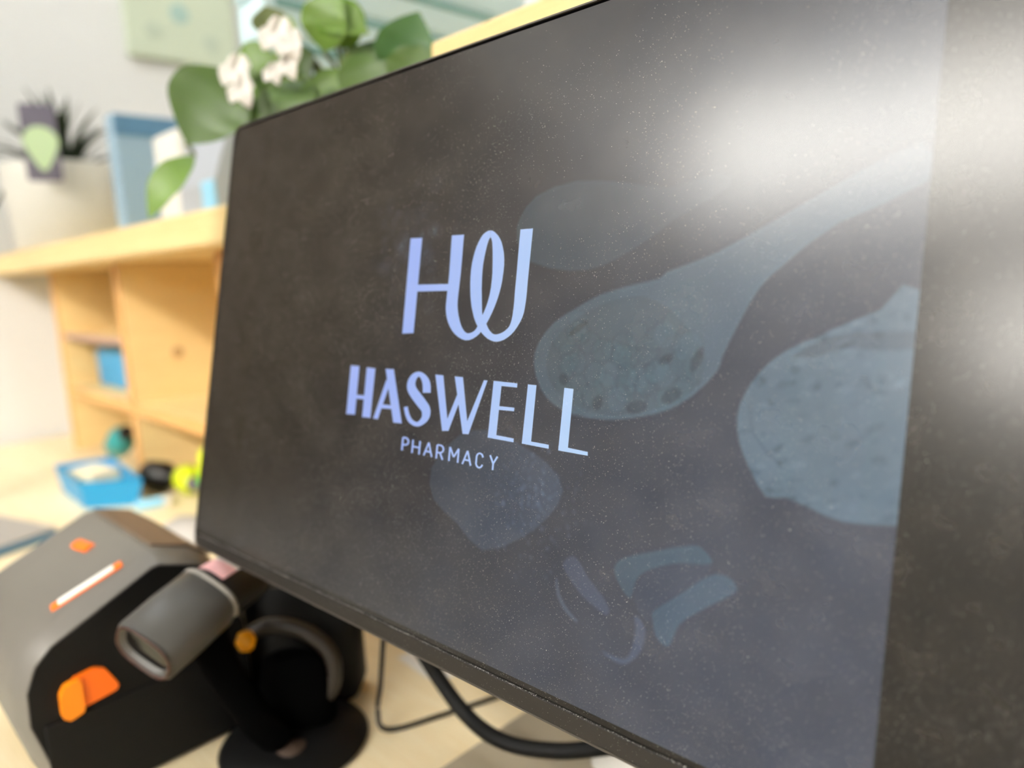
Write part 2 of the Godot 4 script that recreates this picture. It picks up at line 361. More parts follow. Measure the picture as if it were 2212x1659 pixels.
func materials():
	var pine := grain_image(3, Color(0.92, 0.79, 0.55), Color(0.96, 0.86, 0.63))
	var beech := grain_image(9, Color(0.94, 0.86, 0.69), Color(0.97, 0.91, 0.77))
	M.pine_x = wood(pine, Vector3(1.2, 9, 9))
	M.pine_y = wood(pine, Vector3(9, 1.2, 9))
	M.pine_z = wood(pine, Vector3(9, 9, 1.2))
	M.pine_edge_shade = wood(grain_image(4, Color(0.84, 0.62, 0.36), Color(0.88, 0.69, 0.43)), Vector3(3, 3, 3))  # front-edge shade worked into a darker pine
	M.mauve_edge = mat(Color(0.68, 0.56, 0.50), 0.6)
	M.beech = wood(beech, Vector3(1.0, 5, 5), 0.45)
	var wn := FastNoiseLite.new()
	wn.seed = 5
	wn.frequency = 0.05
	var wt := NoiseTexture2D.new()
	wt.noise = wn
	wt.width = 256
	wt.height = 256
	wt.seamless = true
	M.wall = mat(Color(0.90, 0.905, 0.905), 0.9, 0.3)
	M.wall.heightmap_enabled = true
	M.wall.heightmap_texture = wt
	M.wall.heightmap_scale = 0.03
	M.wall.uv1_triplanar = true
	M.wall.uv1_scale = Vector3(4, 4, 4)
	M.ceiling = mat(Color(0.92, 0.92, 0.91), 0.9, 0.3)
	M.walnut = wood(grain_image(33, Color(0.40, 0.34, 0.27), Color(0.47, 0.40, 0.33)), Vector3(4, 0.8, 4), 0.6)
	M.floor = wood(grain_image(21, Color(0.56, 0.54, 0.52), Color(0.64, 0.62, 0.60)), Vector3(0.8, 4, 4), 0.5)
	M.white_frame = mat(Color(0.90, 0.90, 0.90), 0.4)
	M.pane = mat(Color(0.96, 0.98, 0.98, 0.06), 0.02)
	M.pane.transparency = BaseMaterial3D.TRANSPARENCY_ALPHA
	M.black = mat(Color(0.085, 0.083, 0.08), 0.45)
	M.soft_black = mat(Color(0.04, 0.04, 0.04), 0.6, 0.35)
	M.bezel = mat(Color(0.125, 0.108, 0.09), 0.55)
	M.bezel_edge = mat(Color(0.30, 0.28, 0.26), 0.4)
	M.groove = mat(Color(0.02, 0.02, 0.02), 0.9, 0.1)
	M.dust = mat(Color(0.92, 0.91, 0.89), 0.9, 0.2)
	M.grey = mat(Color(0.43, 0.415, 0.39), 0.42)
	M.grey_dark = mat(Color(0.34, 0.33, 0.315), 0.38)
	M.reflect_brown = mat(Color(0.46, 0.39, 0.33), 0.5)
	M.pale_grey = mat(Color(0.66, 0.65, 0.63), 0.5)
	M.orange = mat(Color(1.0, 0.45, 0.02), 0.45)
	M.orange_light = mat(Color(1.0, 0.56, 0.04), 0.45)
	M.yellow = mat(Color(0.93, 0.62, 0.02), 0.4)
	M.white_plastic = mat(Color(0.90, 0.89, 0.87), 0.4)
	M.paper = mat(Color(0.94, 0.93, 0.90), 0.85, 0.2)
	M.cream_paper = mat(Color(0.95, 0.92, 0.80), 0.85, 0.2)
	M.pink = mat(Color(0.96, 0.74, 0.74), 0.7)
	M.blue = mat(Color(0.12, 0.57, 0.78), 0.4)
	M.blue_dark = mat(Color(0.06, 0.42, 0.62), 0.4)
	M.pale_blue = mat(Color(0.84, 0.94, 0.96), 0.6)
	M.sky_blue = mat(Color(0.60, 0.83, 0.95), 0.5)
	M.teal = mat(Color(0.50, 0.68, 0.68), 0.6)
	M.folder_blue = mat(Color(0.60, 0.71, 0.79), 0.6)
	M.folder_band = mat(Color(0.33, 0.50, 0.63), 0.6)
	M.bag = mat(Color(0.70, 0.72, 0.75), 0.6)
	M.pot = mat(Color(0.90, 0.89, 0.85), 0.35)
	M.terracotta = mat(Color(0.80, 0.78, 0.74), 0.6)
	M.soil = mat(Color(0.16, 0.12, 0.09), 0.95, 0.1)
	M.violet_card = mat(Color(0.42, 0.40, 0.46), 0.6)
	M.mint = mat(Color(0.78, 0.87, 0.69), 0.6)
	M.lime = mat(Color(0.80, 0.86, 0.10), 0.5)
	M.bright_green = mat(Color(0.30, 0.75, 0.20), 0.5)
	M.teal_bottle = mat(Color(0.20, 0.58, 0.58), 0.4)
	M.metal = mat(Color(0.85, 0.84, 0.82), 0.35)
	M.petal = mat(Color(0.96, 0.94, 0.91), 0.6)
	M.petal.backlight_enabled = true
	M.petal.backlight = Color(0.5, 0.48, 0.45)
	var greens := [Color(0.33, 0.43, 0.21), Color(0.42, 0.54, 0.23), Color(0.38, 0.54, 0.10), Color(0.27, 0.42, 0.22), Color(0.38, 0.42, 0.24), Color(0.44, 0.52, 0.32), Color(0.16, 0.21, 0.13)]
	M.leaf = []
	for g in greens:
		var m := mat(g, 0.42, 0.5)
		m.backlight_enabled = true
		m.backlight = Color(g.r * 0.9, g.g * 0.9, g.b * 0.4)
		M.leaf.append(m)


# ================= the room =================
func room():
	# inside: X -2.1..2.4, Z -1.3..2.8, Y 0..3.7; two high windows in the wall behind the camera
	struct("floor", box(Vector3(-2.2, -0.1, -1.4), Vector3(2.5, 0, 2.9), 0.0), M.floor)
	struct("ceiling", box(Vector3(-2.2, 3.7, -1.4), Vector3(2.5, 3.8, 2.9), 0.0), M.ceiling)
	struct("wall_left", box(Vector3(-2.2, 0, -1.4), Vector3(-2.1, 3.7, 2.9), 0.0), M.wall)
	struct("wall_right", box(Vector3(2.4, 0, -1.4), Vector3(2.5, 3.7, 2.9), 0.0), M.wall)
	struct("wall_back", box(Vector3(-2.1, 0, -1.4), Vector3(2.4, 3.7, -1.3), 0.0), M.wall)
	var st := mb()
	# openings: A  X -2.06..1.9, Y 2.80..3.53  B  X -0.55..1.0, Y 1.92..2.38
	var z0 := 2.8
	var z1 := 2.9
	for q in [[-2.1, 0.0, 2.4, 1.92], [-2.1, 1.92, -0.55, 2.38], [1.0, 1.92, 2.4, 2.38], [-2.1, 2.38, 2.4, 2.80], [-2.1, 2.80, -2.06, 3.53], [1.9, 2.80, 2.4, 3.53], [-2.1, 3.53, 2.4, 3.7]]:
		bx(st, Vector3((q[0] + q[2]) / 2.0, (q[1] + q[3]) / 2.0, 2.85), Vector3(q[2] - q[0], q[3] - q[1], 0.1), 0.0)
	struct("wall_front", st, M.wall)
	window("window_1", -2.06, 2.80, 1.9, 3.53, 4)
	window("window_2", -0.55, 1.92, 1.0, 2.38, 2)
	# added fill light, out of view, to brighten upper wall and shade
	var cl := thing("added_fill_light", "added fill light panel on the ceiling, out of view over the work bench", "fill_lamp", Vector3(-1.0, 3.66, -0.2))
	obj("housing", box(Vector3(-0.62, 0.0, -0.17), Vector3(0.62, 0.0395, 0.17), 0.004), M.white_frame, cl)
	var gl := mat(Color(0.95, 0.95, 0.93), 0.5)
	gl.emission_enabled = true
	gl.emission = Color(0.95, 0.98, 1.0)
	gl.emission_energy_multiplier = 1.5
	obj("fill_diffuser", box(Vector3(-0.60, -0.008, -0.15), Vector3(0.60, -0.0005, 0.15), 0.002), gl, cl)
	var al := AreaLight3D.new()
	al.name = "fill_panel_light"
	al.area_size = Vector2(1.2, 0.3)
	al.light_color = Color(0.95, 0.98, 1.0)
	al.light_energy = 1.7
	al.shadow_enabled = true
	cl.add_child(al)
	al.position = Vector3(0, -0.012, 0)
	al.rotation.x = -PI / 2
	st = mb()
	bx(st, Vector3(-2.094, 0.05, 1.0), Vector3(0.012, 0.1, 3.5), 0.002)
	struct("baseboard_left", st, M.white_frame)

func window(called: String, x0: float, y0: float, x1: float, y1: float, bays: int):
	var w := Node3D.new()
	w.name = called
	w.position = Vector3(0, 0, 2.85)
	w.set_meta("kind", "structure")
	add_child(w)
	var f := 0.035
	var st := mb()
	bx(st, Vector3((x0 + x1) / 2, y0 + f / 2, 0), Vector3(x1 - x0, f, 0.06), 0.003)
	bx(st, Vector3((x0 + x1) / 2, y1 - f / 2, 0), Vector3(x1 - x0, f, 0.06), 0.003)
	bx(st, Vector3(x0 + f / 2, (y0 + y1) / 2, 0), Vector3(f, y1 - y0 - 2 * f, 0.06), 0.003)
	bx(st, Vector3(x1 - f / 2, (y0 + y1) / 2, 0), Vector3(f, y1 - y0 - 2 * f, 0.06), 0.003)
	obj("window_frame", st, M.white_frame, w)
	for i in bays:
		var a := lerpf(x0 + f, x1 - f, float(i) / bays)
		var b := lerpf(x0 + f, x1 - f, float(i + 1) / bays)
		if i > 0:
			st = mb()
			bx(st, Vector3(a, (y0 + y1) / 2, 0), Vector3(0.025, y1 - y0 - 2 * f, 0.05), 0.003)
			obj("mullion", st, M.white_frame, w)
		st = mb()
		st.set_smooth_group(-1)
		quad(st, Vector3(a, y0 + f, 0.0), Vector3(b, y0 + f, 0.0), Vector3(b, y1 - f, 0.0), Vector3(a, y1 - f, 0.0), Vector3(0, 0, -1))
		obj("pane", st, M.pane, w)


# ================= bench and shelving =================
func shelving():
	var d := thing("work_bench", "long pale wooden work bench under the monitor and the shelves", "bench", Vector3(-0.5, 0, -0.5))
	var o := d.position
	obj("worktop", box(Vector3(-2.08, 0.71, -1.28) - o, Vector3(1.6, 0.75, 0.22) - o, 0.004), M.beech, d)
	for x in [-2.04, -0.3, 1.5]:
		obj("leg", box(Vector3(x, 0, -1.2) - o, Vector3(x + 0.06, 0.71, -1.14) - o, 0.003), M.pine_y, d)
		obj("leg", box(Vector3(x, 0, 0.1) - o, Vector3(x + 0.06, 0.71, 0.16) - o, 0.003), M.pine_y, d)
	var s := thing("pigeonhole_shelf", "pine pigeonhole shelf unit with a thick overhanging top board, behind the monitor", "shelf", Vector3(-0.9, 0.75, -0.65))
	o = s.position
	obj("top_board", box(Vector3(-2.09, 1.153, -0.90) - o, Vector3(0.5, 1.195, -0.36) - o, 0.004), M.pine_x, s)
	obj("back_panel", box(Vector3(-1.85, 0.752, -0.90) - o, Vector3(0.48, 1.152, -0.888) - o, 0.001), M.pine_x, s)
	for x in [-1.85, -1.424, -0.99, -0.55, -0.1, 0.46]:
		obj("upright", box(Vector3(x, 0.752, -0.887) - o, Vector3(x + 0.022, 1.152, -0.43) - o, 0.002), M.pine_z if x < -1.0 else M.pine_y, s)
	for k in 5:
		var xs := [-1.827, -1.401, -0.967, -0.527, -0.077, 0.459]
		obj("shelf_board", box(Vector3(xs[k], 0.878, -0.886) - o, Vector3(xs[k + 1] - 0.024, 0.902, -0.432) - o, 0.002), M.pine_x, s)
	obj("divider_board", box(Vector3(-1.827, 1.004, -0.886) - o, Vector3(-1.426, 1.018, -0.436) - o, 0.002), M.pine_x, s)
	# pine front edges out of the sun: shade painted as darker strips
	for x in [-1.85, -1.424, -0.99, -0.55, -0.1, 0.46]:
		obj("edge_tone_strip", box(Vector3(x, 0.752, -0.4298) - o, Vector3(x + 0.022, 1.152, -0.426) - o, 0.001), M.pine_edge_shade, s)
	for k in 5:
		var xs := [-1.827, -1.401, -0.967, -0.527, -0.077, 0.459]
		obj("edge_tone_strip", box(Vector3(xs[k], 0.878, -0.4318) - o, Vector3(xs[k + 1] - 0.024, 0.902, -0.428) - o, 0.001), M.pine_edge_shade, s)
	obj("edge_tone_strip", box(Vector3(-1.827, 1.004, -0.4358) - o, Vector3(-1.426, 1.018, -0.432) - o, 0.001), M.mauve_edge, s)
	# knot in the second upright
	var st := mb()
	lathe(st, Vector3.ZERO, [Vector2(0.011, 0), Vector2(0.010, 0.0006), Vector2(0.0001, 0.0008)], 20)
	var k := obj("knot", st, mat(Color(0.74, 0.60, 0.42), 0.6), s)
	k.position = Vector3(-1.4015, 0.985, -0.515) - o
	k.rotation.z = -PI / 2
	# wooden hutch standing on the shelf at the right
	var h := thing("wooden_riser", "pine riser box standing on the shelf behind the monitor's top edge", "riser", Vector3(-0.2, 1.1955, -0.62))
	o = h.position
	obj("base_board", box(Vector3(-0.50, 1.1955, -0.80) - o, Vector3(0.1, 1.302, -0.42) - o, 0.003), M.pine_x, h)
	obj("back_board", box(Vector3(-0.50, 1.3025, -0.80) - o, Vector3(0.1, 1.50, -0.56) - o, 0.003), M.pine_x, h)


func added_cupboard():
	# out of view on the left wall; added so the screen reflects brown
	var c := thing("added_cupboard", "added brown cupboard, out of view, reflected dimly in the left half of the screen", "cupboard", Vector3(-2.03, 0.85, 1.05))
	var o := c.position
	obj("carcass", box(Vector3(-2.0995, 0.85, 0.22) - o, Vector3(-1.975, 2.55, 1.88) - o, 0.003), M.walnut, c)
	for i in 3:
		var z := 0.225 + i * 0.551
		var d := obj("door", box(Vector3(-1.9745, 0.855, z) - o, Vector3(-1.956, 2.545, z + 0.547) - o, 0.003), M.walnut, c)
		obj("handle", box(Vector3(-1.9555, 1.5, z + 0.50) - o, Vector3(-1.94, 1.66, z + 0.515) - o, 0.003), M.metal, d)


# ================= the monitor =================
func monitor():
	var m := thing("monitor", "wide black computer monitor with a dusty dark screen, tilted back on its stand", "monitor")
	# local axes: x along the bottom edge, y up the screen, z out towards the viewer; the origin is the bottom left corner
	var ax := Vector3(0.9994, 0, -0.0349).normalized()
	var ay := Vector3(-0.0076, 0.9763, -0.2163)
	var az := ax.cross(ay).normalized()
	ay = az.cross(ax).normalized()
	m.transform = Transform3D(Basis(ax, ay, az), Vector3(-0.5569, 0.9112, -0.1983))
	var H := MON_H
	var W := MON_W
	# back shell, solid, tapering away from the screen
	var st := mb()
	var rr := []
	for q in [[0.0, -0.0016], [0.0, -0.010], [0.004, -0.014], [0.03, -0.024], [0.05, -0.028]]:
		rr.append(ring3(rounded(q[0], q[0], W - q[0], H - q[0], 0.009), q[1]))
	loft(st, rr)
	obj("back_shell", st, M.soft_black, m)
	# thin rim round the panel
	st = mb()
	var outer0 := rounded(0, 0, W, H, 0.009)
	var outer := rounded(0.0003, 0.0003, W - 0.0003, H - 0.0003, 0.009)
	var inner := rounded(0.0010, 0.0010, W - 0.0010, H - 0.0010, 0.0082)
	var bands := [ring3(outer0, -0.0016), ring3(outer0, -0.0002), ring3(outer, 0.0001), ring3(inner, 0.0001), ring3(inner, -0.0014)]
	st.set_smooth_group(-1)
	for b in 4:
		for k in outer.size():
			var l := (k + 1) % outer.size()
			var out := Vector3(outer[k].x - W / 2, outer[k].y - H / 2, 0)
			if b == 2: out = Vector3(0, 0, 1)
			if b == 3: out = -out
			quad(st, bands[b][k], bands[b][l], bands[b + 1][l], bands[b + 1][k], out)
	obj("rim", st, M.bezel_edge, m)
	# dark recess that the panel sits in
	st = mb()
	slab(st, rounded(0.0009, 0.0009, W - 0.0009, H - 0.0009, 0.0082), Vector3(0, 0, -0.0014), Vector3(1, 0, 0), Vector3(0, 1, 0), 0.0003)
	obj("recess", st, M.groove, m)
	# chin below the panel
	st = mb()
	bx(st, Vector3(W / 2, 0.0054, -0.0004), Vector3(W - 0.010, 0.0082, 0.0024), 0.0004)
	obj("chin", st, M.bezel, m)
	# the panel: lit picture and unlit bars left and right, one pane of matt glass
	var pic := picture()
	var fn := FastNoiseLite.new()
	fn.seed = 19
	fn.frequency = 0.02
	fn.fractal_octaves = 5
	fn.fractal_gain = 0.6
	var film := NoiseTexture2D.new()      # smeared dust film
	film.noise = fn
	film.width = 512
	film.height = 512
	film.seamless = true
	var ramp := Gradient.new()
	ramp.set_color(0, Color(0.10, 0.088, 0.072))
	ramp.set_color(1, Color(0.20, 0.185, 0.165))
	film.color_ramp = ramp
	var glass := mat(Color.WHITE, 0.225, 0.6)
	glass.albedo_texture = film
	glass.uv1_triplanar = true
	glass.uv1_scale = Vector3(4, 4, 4)
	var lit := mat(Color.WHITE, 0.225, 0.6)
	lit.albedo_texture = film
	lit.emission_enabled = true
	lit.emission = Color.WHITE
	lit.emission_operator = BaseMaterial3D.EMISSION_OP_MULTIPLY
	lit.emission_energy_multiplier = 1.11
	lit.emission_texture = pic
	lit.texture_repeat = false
	var am := ArrayMesh.new()
	var sx := [0.0025, 0.0611, 0.4875, W - 0.0025]
	var sy := [0.0099, 0.0126, H - 0.0026]
	for pass_ in 2:
		st = mb()
		for i in 3:
			for j in 2:
				var is_pic: bool = i == 1 and j == 1
				if is_pic != (pass_ == 0): continue
				var a := Vector3(sx[i], sy[j], -0.0006)
				var b := Vector3(sx[i + 1], sy[j + 1], -0.0006)
				for v in [[0, 0], [0, 1], [1, 1], [0, 0], [1, 1], [1, 0]]:
					st.set_normal(Vector3(0, 0, 1))
					st.set_uv(Vector2(v[0], 1 - v[1]))
					st.add_vertex(Vector3(lerpf(a.x, b.x, v[0]), lerpf(a.y, b.y, v[1]), a.z))
		st.commit(am)
	am.surface_set_material(0, lit)
	am.surface_set_material(1, glass)
	var sc := MeshInstance3D.new()
	sc.name = "screen"
	sc.mesh = am
	sc.set_meta("label", "dark screen showing a white logo over dim spoons and capsules")
	m.add_child(sc, true)
	# stand
	st = mb()
	tube(st, smooth_path([Vector3(0.2743, 0.13, -0.026), Vector3(0.2743, 0.10, -0.052), Vector3(0.2743, 0.02, -0.066)], 4), 0.019, 16, 0.6, Vector3(1, 0, 0))
	obj("stand_hinge", st, M.soft_black, m)
	var inv := m.transform.affine_inverse()
	st = mb()
	var col := []
	for y in [0.757, 0.78, 0.90, 0.975]:
		var ring := []
		for p in rounded(-0.302, -0.379, -0.262, -0.357, 0.008, 4): ring.append(inv * Vector3(p.x, y, p.y + (0.012 if y > 0.95 else 0.0)))
		col.append(ring)
	loft(st, col)
	obj("stand_column", st, M.white_plastic, m)
	st = mb()
	var base := []
	for q in [[0.0, 0.7503], [0.0, 0.756], [0.002, 0.758]]:
		var ring := []
		for p in rounded(-0.380 + q[0], -0.400 + q[0], -0.18 - q[0], -0.19 - q[0], 0.02, 5): ring.append(inv * Vector3(p.x, q[1], p.y))
		base.append(ring)
	loft(st, base)
	obj("stand_base", st, mat(Color(0.64, 0.60, 0.52), 0.5), m)
	# dust
	dust(m, sx, sy)

func dust(m: Node3D, sx: Array, sy: Array):
	var clump := FastNoiseLite.new()
	clump.seed = 41
	clump.frequency = 14.0
	var fleck := mb()
	var ring_a := []
	var ring_b := []
	for k in 6:
		var a := TAU * k / 6
		ring_a.append(Vector3(cos(a), sin(a) * 0.8, 0.0))
		ring_b.append(Vector3(cos(a) * 0.5, sin(a) * 0.5, 0.45))
	loft(fleck, [ring_a, ring_b], false, true)
	fleck.generate_normals()
	var fibre := mb()
	tube(fibre, smooth_path([Vector3(-4, -0.6, 0.4), Vector3(-1.5, 0.7, 0.7), Vector3(1.2, 0.8, 0.7), Vector3(3.4, -0.9, 0.4)], 3), 0.34, 4)
	fibre.generate_normals()
	var spots := []
	var want := 58000
	while spots.size() < want:
		var x := rng.randf_range(sx[0] + 0.0006, sx[3] - 0.0006)
		var y := rng.randf_range(sy[0] + 0.0006, sy[2] - 0.0006)
		var dens := 0.10 + 0.75 * (1.0 - y / MON_H) + 0.6 * clump.get_noise_2d(x, y)
		if rng.randf() < dens:
			var r := 0.000042 + 0.00009 * pow(rng.randf(), 4.0)
			if rng.randf() < 0.003: r *= 2.0
			spots.append([Vector3(x, y, -0.00058), r])
	put_dust("dust_flecks", fleck.commit(), spots, m)
	spots = []
	while spots.size() < 2600:
		var x := rng.randf_range(sx[0] + 0.002, sx[3] - 0.002)
		var y := rng.randf_range(sy[0] + 0.002, sy[2] - 0.002)
		if rng.randf() < 0.3 + 0.6 * (1.0 - y / MON_H) + 0.8 * clump.get_noise_2d(x, y):
			spots.append([Vector3(x, y, -0.00057), 0.00003 * rng.randf_range(0.6, 2.2)])
	put_dust("dust_fibres", fibre.commit(), spots, m)
	spots = []
	for i in 3600:
		var x := rng.randf_range(0.006, MON_W - 0.006)
		var heap := 0.6 + 0.9 * clump.get_noise_2d(x * 3.0, 9.0)
		if rng.randf() > heap: continue
		spots.append([Vector3(x, 0.00955 + rng.randf_range(-0.0002, 0.0002) + absf(rng.randfn(0.0, 0.00012)), rng.randf_range(-0.0003, 0.0007)), 0.00005 + 0.00014 * pow(rng.randf(), 2.0)])
	for i in 500:
		spots.append([Vector3(rng.randf_range(0.006, MON_W - 0.006), rng.randf_range(0.0018, 0.0092), 0.00082), 0.00004 + 0.00005 * rng.randf()])
	put_dust("dust_ridge", fleck.commit(), spots, m)

func put_dust(called: String, mesh: Mesh, spots: Array, m: Node3D):
	var mm := MultiMesh.new()
	mm.transform_format = MultiMesh.TRANSFORM_3D
	mm.mesh = mesh
	mm.instance_count = spots.size()
	for i in spots.size():
		var b := Basis(Vector3(0, 0, 1), rng.randf() * TAU).scaled(Vector3.ONE * spots[i][1])
		mm.set_instance_transform(i, Transform3D(b, spots[i][0]))
	var o := MultiMeshInstance3D.new()
	o.name = called
	o.multimesh = mm
	o.material_override = M.dust
	o.set_meta("kind", "stuff")
	m.add_child(o, true)


# ---- the picture on the screen, computed ----
const PILLS := [[376.5, 180.4], [385.7, 171.5], [398.0, 168.5], [406.5, 156.8], [396.1, 152.4], [371.2, 170.0]]
const PX0 := 61.1
const PX1 := 487.5
const PY0 := 2.6
const PY1 := 312.4

func pts(list: Array, im: Image) -> PackedVector2Array:
	var out := PackedVector2Array()
	for i in range(0, list.size(), 2):
		out.append(Vector2((list[i] * 0.1 - PX0) / (PX1 - PX0) * im.get_width(), (list[i + 1] * 0.1 - PY0) / (PY1 - PY0) * im.get_height()))
	return out

# fills a polygon with antialiased edges; col is added (add) or laid over
func fill(im: Image, poly: PackedVector2Array, col: Callable, add: bool):
	var lo := poly[0]
	var hi := poly[0]
	for p in poly:
		lo = lo.min(p)
		hi = hi.max(p)
	var w := im.get_width()
	var x0 := clampi(int(lo.x), 0, w - 1)
	var x1 := clampi(int(hi.x) + 1, 0, w - 1)
	for y in range(maxi(int(lo.y), 0), mini(int(hi.y) + 1, im.get_height() - 1) + 1):
		var cov := PackedFloat32Array()
		cov.resize(x1 - x0 + 2)
		for sub in 4:
			var yy := y + (sub + 0.5) / 4.0
			var xs := PackedFloat32Array()
			for i in poly.size():
				var a := poly[i]
				var b := poly[(i + 1) % poly.size()]
				if (a.y <= yy) != (b.y <= yy):
					xs.append(a.x + (b.x - a.x) * (yy - a.y) / (b.y - a.y))
			xs.sort()
			for i in range(0, xs.size() - 1, 2):
				var a := clampf(xs[i], x0, x1 + 1)
				var b := clampf(xs[i + 1], x0, x1 + 1)
				for x in range(int(a), int(ceil(b))):
					if x - x0 < cov.size():
						cov[x - x0] += maxf(0.0, minf(b, x + 1.0) - maxf(a, x)) * 0.25
		for x in range(x0, x1 + 1):
			var c := cov[x - x0]
			if c > 0.002:
				var old := im.get_pixel(x, y)
				var k: Color = col.call(float(x) / w, float(y) / im.get_height())
				im.set_pixel(x, y, Color(old.r + k.r * c, old.g + k.g * c, old.b + k.b * c) if add else old.lerp(k, minf(c, 1.0)))

func blob(im: Image, c: Vector2, r: Vector2, turn: float) -> PackedVector2Array:
	var out := PackedVector2Array()
	for k in 20:
		var a := TAU * k / 20
		out.append(pts([0, 0], im)[0] * 0.0 + pts([(c.x + (r * Vector2(cos(a), sin(a))).rotated(turn).x) * 10.0, (c.y + (r * Vector2(cos(a), sin(a))).rotated(turn).y) * 10.0], im)[0])
	return out

func picture() -> ImageTexture:
	var w := 768
	var h := 558
	var im := Image.create(w, h, false, Image.FORMAT_RGB8)
	var n := FastNoiseLite.new()
	n.seed = 12
	n.frequency = 0.012
	n.fractal_octaves = 3
	for y in h:
		for x in w:
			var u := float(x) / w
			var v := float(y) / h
			var g := clampf(0.10 + 0.90 * smoothstep(0.10, 1.05, u * 0.85 + v * 0.25), 0.0, 1.0)  # panel glow varying with viewing angle, painted as a left-to-right gradient
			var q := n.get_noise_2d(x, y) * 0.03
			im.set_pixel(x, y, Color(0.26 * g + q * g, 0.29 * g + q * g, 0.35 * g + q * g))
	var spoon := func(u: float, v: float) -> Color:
		var k := 1.0 - 0.75 * smoothstep(0.60, 0.88, u) * smoothstep(0.42, 0.2, v)  # handle fades at upper right: glare washing it out, painted in
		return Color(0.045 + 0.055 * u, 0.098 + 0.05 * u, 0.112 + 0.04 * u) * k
	var dim := func(_u: float, _v: float) -> Color: return Color(-0.012, -0.022, -0.028)
	var gap := func(_u: float, _v: float) -> Color: return Color(-0.045, -0.06, -0.066)
	var rim := func(_u: float, _v: float) -> Color: return Color(0.015, 0.02, 0.02)
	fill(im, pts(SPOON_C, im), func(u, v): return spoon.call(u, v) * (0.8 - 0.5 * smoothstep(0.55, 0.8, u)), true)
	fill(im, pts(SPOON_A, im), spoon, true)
	fill(im, pts(SPOON_A_BOWL, im), dim, true)
	# the pills in the first spoon
	var bowl := pts(SPOON_A_BOWL, im)
	for i in 46:
		var c := Vector2(rng.randf_range(344, 412), rng.randf_range(146, 186))
		var p := pts([c.x * 10, c.y * 10], im)[0]
		if not Geometry2D.is_point_in_polygon(p, bowl): continue
		var t := rng.randf() * PI
		var r := Vector2(rng.randf_range(5.0, 6.4), rng.randf_range(4.0, 5.0))
		fill(im, blob(im, c, r * 1.16, t), func(_u, _v): return Color(-0.012, -0.015, -0.015), true)
		fill(im, blob(im, c, r, t), func(_u, _v): return Color(0.014, 0.020, 0.021), true)
	for q in [[397.9, 161.7, 3.4, 1.9, -0.5], [346.7, 173.3, 2.8, 2.4, 0.6], [366.6, 182.0, 2.6, 3.2, 0.2], [386.3, 182.0, 5.0, 2.6, -0.3], [411.7, 161.1, 2.0, 5.4, 0.4], [402.0, 176.0, 5.0, 2.6, -0.5], [352.0, 150.0, 6.0, 1.6, -0.6]]:
		fill(im, blob(im, Vector2(q[0], q[1]), Vector2(q[2], q[3]), q[4]), gap, true)
	for q in PILLS:
		fill(im, blob(im, Vector2(q[0], q[1] - 0.6), Vector2(4.8, 5.4), 0.3), func(_u, _v): return Color(0.016, 0.026, 0.028), true)
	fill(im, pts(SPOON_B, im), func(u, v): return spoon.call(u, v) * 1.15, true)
	fill(im, pts(SPOON_B_DARK, im), gap, true)
	fill(im, pts(SPOON_B_RIM, im), func(_u, _v): return Color(-0.04, -0.045, -0.045), true)
	var sb := pts(SPOON_B, im)
	for i in 240:
		var c := Vector2(rng.randf_range(432, 486), rng.randf_range(128, 210))
		if not Geometry2D.is_point_in_polygon(pts([c.x * 10, c.y * 10], im)[0], sb): continue
		var e := rng.randf_range(-0.05, 0.035)
		fill(im, blob(im, c, Vector2(rng.randf_range(0.8, 3.2), rng.randf_range(0.6, 1.6)), rng.randf_range(-0.8, 0.2)), func(_u, _v): return Color(e, e, e), true)
	fill(im, pts(CAPSULE_A_LOWER, im), func(_u, _v): return Color(0.012, 0.022, 0.028), true)  # translucent lower half of the first capsule
	fill(im, pts(CAPSULE_A, im), func(_u, v): return Color(0.03, 0.08, 0.09) * (1.0 - 0.4 * smoothstep(0.80, 0.86, v)), true)
	fill(im, pts(CAPSULE_B, im), func(_u, _v): return Color(0.03, 0.08, 0.095), true)
	fill(im, pts(CAPSULE_C, im), func(_u, _v): return Color(0.05, 0.06, 0.085), true)
	fill(im, pts(CAPSULE_ARC, im), func(_u, _v): return Color(0.06, 0.08, 0.10), true)
	fill(im, pts(CAPSULE_HOOK, im), func(_u, _v): return Color(0.05, 0.07, 0.10), true)
	fill(im, pts(POWDER, im), func(_u, _v): return Color(0.04, 0.065, 0.085), true)
	for i in 420:      # scattered powder
		var d := Vector2(rng.randfn(0, 15), rng.randfn(0, 13)) + (Vector2(334, 230) if i < 260 else Vector2(225, 105))
		var e := rng.randf_range(0.01, 0.04) * (1.0 if i < 260 else 0.6)
		fill(im, blob(im, d, Vector2.ONE * rng.randf_range(0.4, 1.5) * (1.0 if i < 260 else 3.4), 0), func(_u, _v): return Color(e * 0.8, e, e * 1.3), true)
	im.resize(384, 279, Image.INTERPOLATE_LANCZOS)
	im.resize(2048, 1488, Image.INTERPOLATE_CUBIC)
	var ink := func(u: float, _v: float) -> Color:
		var k := smoothstep(0.33, 0.78, u)
		return Color(lerpf(0.60, 0.71, k), lerpf(0.69, 0.83, k), lerpf(0.94, 0.96, k))
	for g in LETTERING:
		fill(im, pts(g, im), ink, false)
	return ImageTexture.create_from_image(im)


